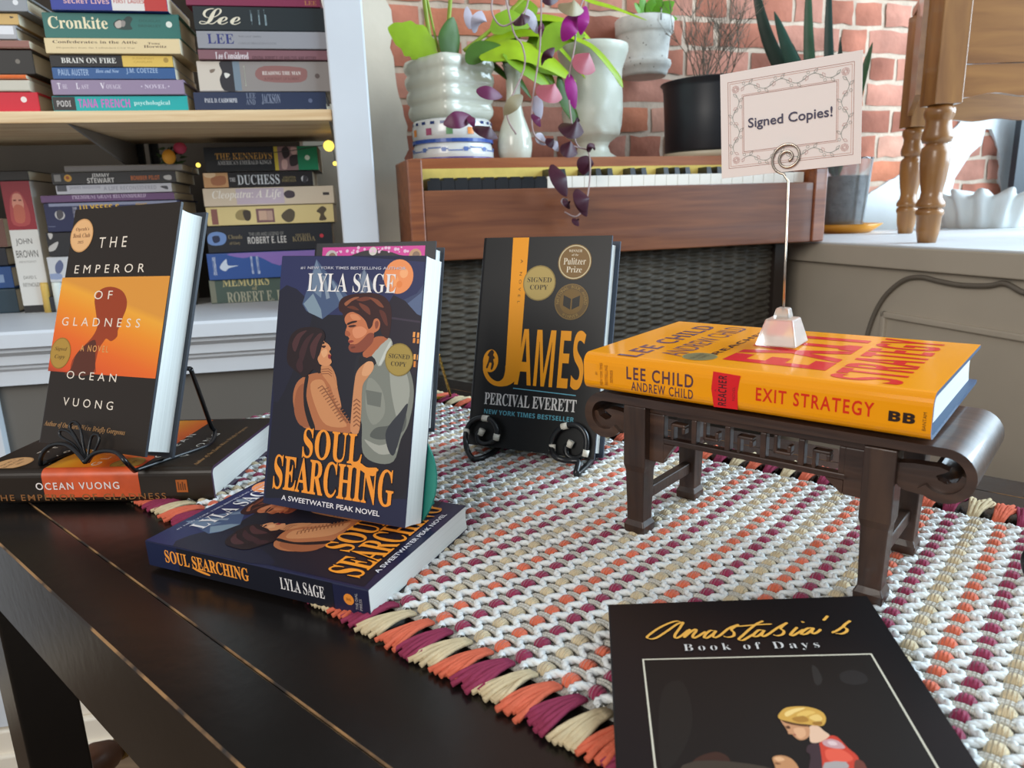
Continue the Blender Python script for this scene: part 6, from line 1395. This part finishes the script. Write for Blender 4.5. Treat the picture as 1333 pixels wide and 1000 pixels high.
k.ppoly([(162, 172), (200, 188), (260, 203), (326, 210), (336, 250), (322, 280), (286, 293), (255, 281), (232, 259), (211, 256), (205, 240), (190, 215)], '#c08a64'); k.ppoly([(240, 226), (300, 222), (312, 264), (272, 281)], '#d6a27a'); k.ppoly([(192, 212), (214, 208), (222, 222), (204, 226)], '#5a3826', 2); k.ppoly([(236, 256), (254, 258), (250, 268)], '#9c5646', 2)
k.ppoly([(158, 164), (210, 178), (280, 192), (334, 200), (328, 212), (260, 206), (192, 190)], '#5a3b24')
k.ppoly([(148, 150), (175, 114), (215, 97), (300, 94), (372, 108), (417, 134), (432, 170), (416, 206), (370, 207), (320, 200), (260, 194), (200, 180), (163, 170)], '#c99a48')
for hp, hc in (([(190, 130), (250, 106), (310, 104), (250, 130), (200, 155)], '#e8c67c'), ([(260, 140), (320, 118), (370, 130), (320, 150), (280, 175)], '#dcb25e'), ([(330, 160), (380, 140), (412, 168), (380, 185)], '#e0ba6c'), ([(230, 165), (300, 150), (330, 180), (270, 188)], '#a67734'), ([(350, 190), (400, 182), (408, 202), (370, 204)], '#9a6c2e')): k.ppoly(hp, hc, 3)
k.ppoly([(116, 398), (150, 384), (200, 390), (246, 420), (276, 480), (250, 560), (170, 540), (128, 440)], '#b9845a'); k.ppoly([(124, 400), (160, 392), (190, 410), (150, 420)], '#d8a67a', 2); k.ppoly([(130, 425), (160, 430), (165, 438), (135, 436)], '#7d5236', 2)
k.c = (760, 760, .43)
k.ppoly([(300, 552), (500, 548), (640, 600), (600, 720), (280, 720)], '#3d352c')
k.build('cover_art', label='framed dark painting of a seated reader in red', clip=(.0005, aw-.0005, .0005, ah-.0005))
k = Ink(F9, (830, 795, .2285)); gold = '#e6ad4e'
for st in ([(250, 73), (225, 64), (180, 76), (120, 105), (70, 140), (54, 158), (75, 166), (110, 158), (170, 120), (225, 82), (262, 70)], [(262, 70), (240, 105), (214, 142), (216, 161), (245, 151), (292, 114)],
           [(300, 110), (280, 135), (264, 159)], [(264, 159), (300, 128), (330, 111), (333, 122), (316, 145), (319, 161), (345, 151), (388, 124)],
           [(441, 122), (415, 119), (388, 140), (380, 159), (400, 159), (430, 138), (449, 119)], [(449, 119), (430, 145), (438, 159), (470, 146), (520, 106), (576, 84)],
           [(576, 84), (550, 100), (535, 115), (549, 130), (546, 149), (515, 157), (488, 150)],
           [(716, 64), (680, 80), (640, 110), (600, 146), (577, 168), (600, 174), (640, 152), (672, 133)], [(545, 96), (600, 93), (680, 86), (766, 82)],
           [(715, 118), (690, 117), (665, 138), (659, 153), (685, 151), (710, 132), (723, 117)], [(723, 117), (708, 140), (715, 153), (745, 140), (800, 102), (853, 74)],
           [(853, 74), (828, 92), (815, 108), (833, 122), (826, 141), (795, 149), (773, 143)],
           [(910, 100), (885, 125), (871, 144), (885, 148), (915, 132), (946, 113)], [(936, 72), (941, 70), (943, 75)],
           [(1001, 105), (970, 107), (942, 125), (934, 141), (960, 139), (985, 122), (1004, 104)], [(1004, 104), (992, 125), (1000, 138), (1025, 129), (1043, 112)],
           [(1083, 36), (1072, 48), (1058, 63)], [(1213, 64), (1185, 82), (1172, 98), (1191, 110), (1189, 126), (1160, 139), (1126, 135)], [(1106, 133), (1140, 118), (1184, 88)]):
    k.brush(st, .0016, gold)
k.build('title_lettering', label='yellow script title')
k = Ink(F9, (729, 729, .453)); k.prow('Book of Days', 'serif', (355, 243, 267), (746, 238, 264), '#cfccc8', space=1.45, off=-.012); k.build('subtitle_lettering', label='pale spaced subtitle')
# black wire foot of another easel at the right edge of the runner
g = G(); c_ = at_z(1339, 752, .0085)
t = thing('easel_foot', 'black curled wire easel foot at the right edge of the runner', 'easel', MX.Translation(c_))
g.tube(smooth_path([V((.02, .02, .03)), V((.006, .004, .026)), V((-.004, 0, .014)), V((0, -.002, .001)), V((.012, .004, .0005)), V((.04, .05, .0005))], 6), .0028, 8); g.build('wire', blackw, t)

# every thing's empty sits at the foot of the thing
def rebase(root):
    kids = [c for c in root.children]
    pts = [c.matrix_basis @ v.co for c in kids if c.type == 'MESH' for v in c.data.vertices]
    if not pts: return
    b = V(((min(p.x for p in pts)+max(p.x for p in pts))/2, (min(p.y for p in pts)+max(p.y for p in pts))/2, min(p.z for p in pts)))
    root.matrix_world = root.matrix_world @ MX.Translation(b)
    for c in kids: c.location = c.location-b
for o in list(SC.objects):
    if o.type == 'EMPTY' and o.parent is None and o.name.split('.')[0] not in ('book', 'paperback', 'hardcover', 'table'): rebase(o)
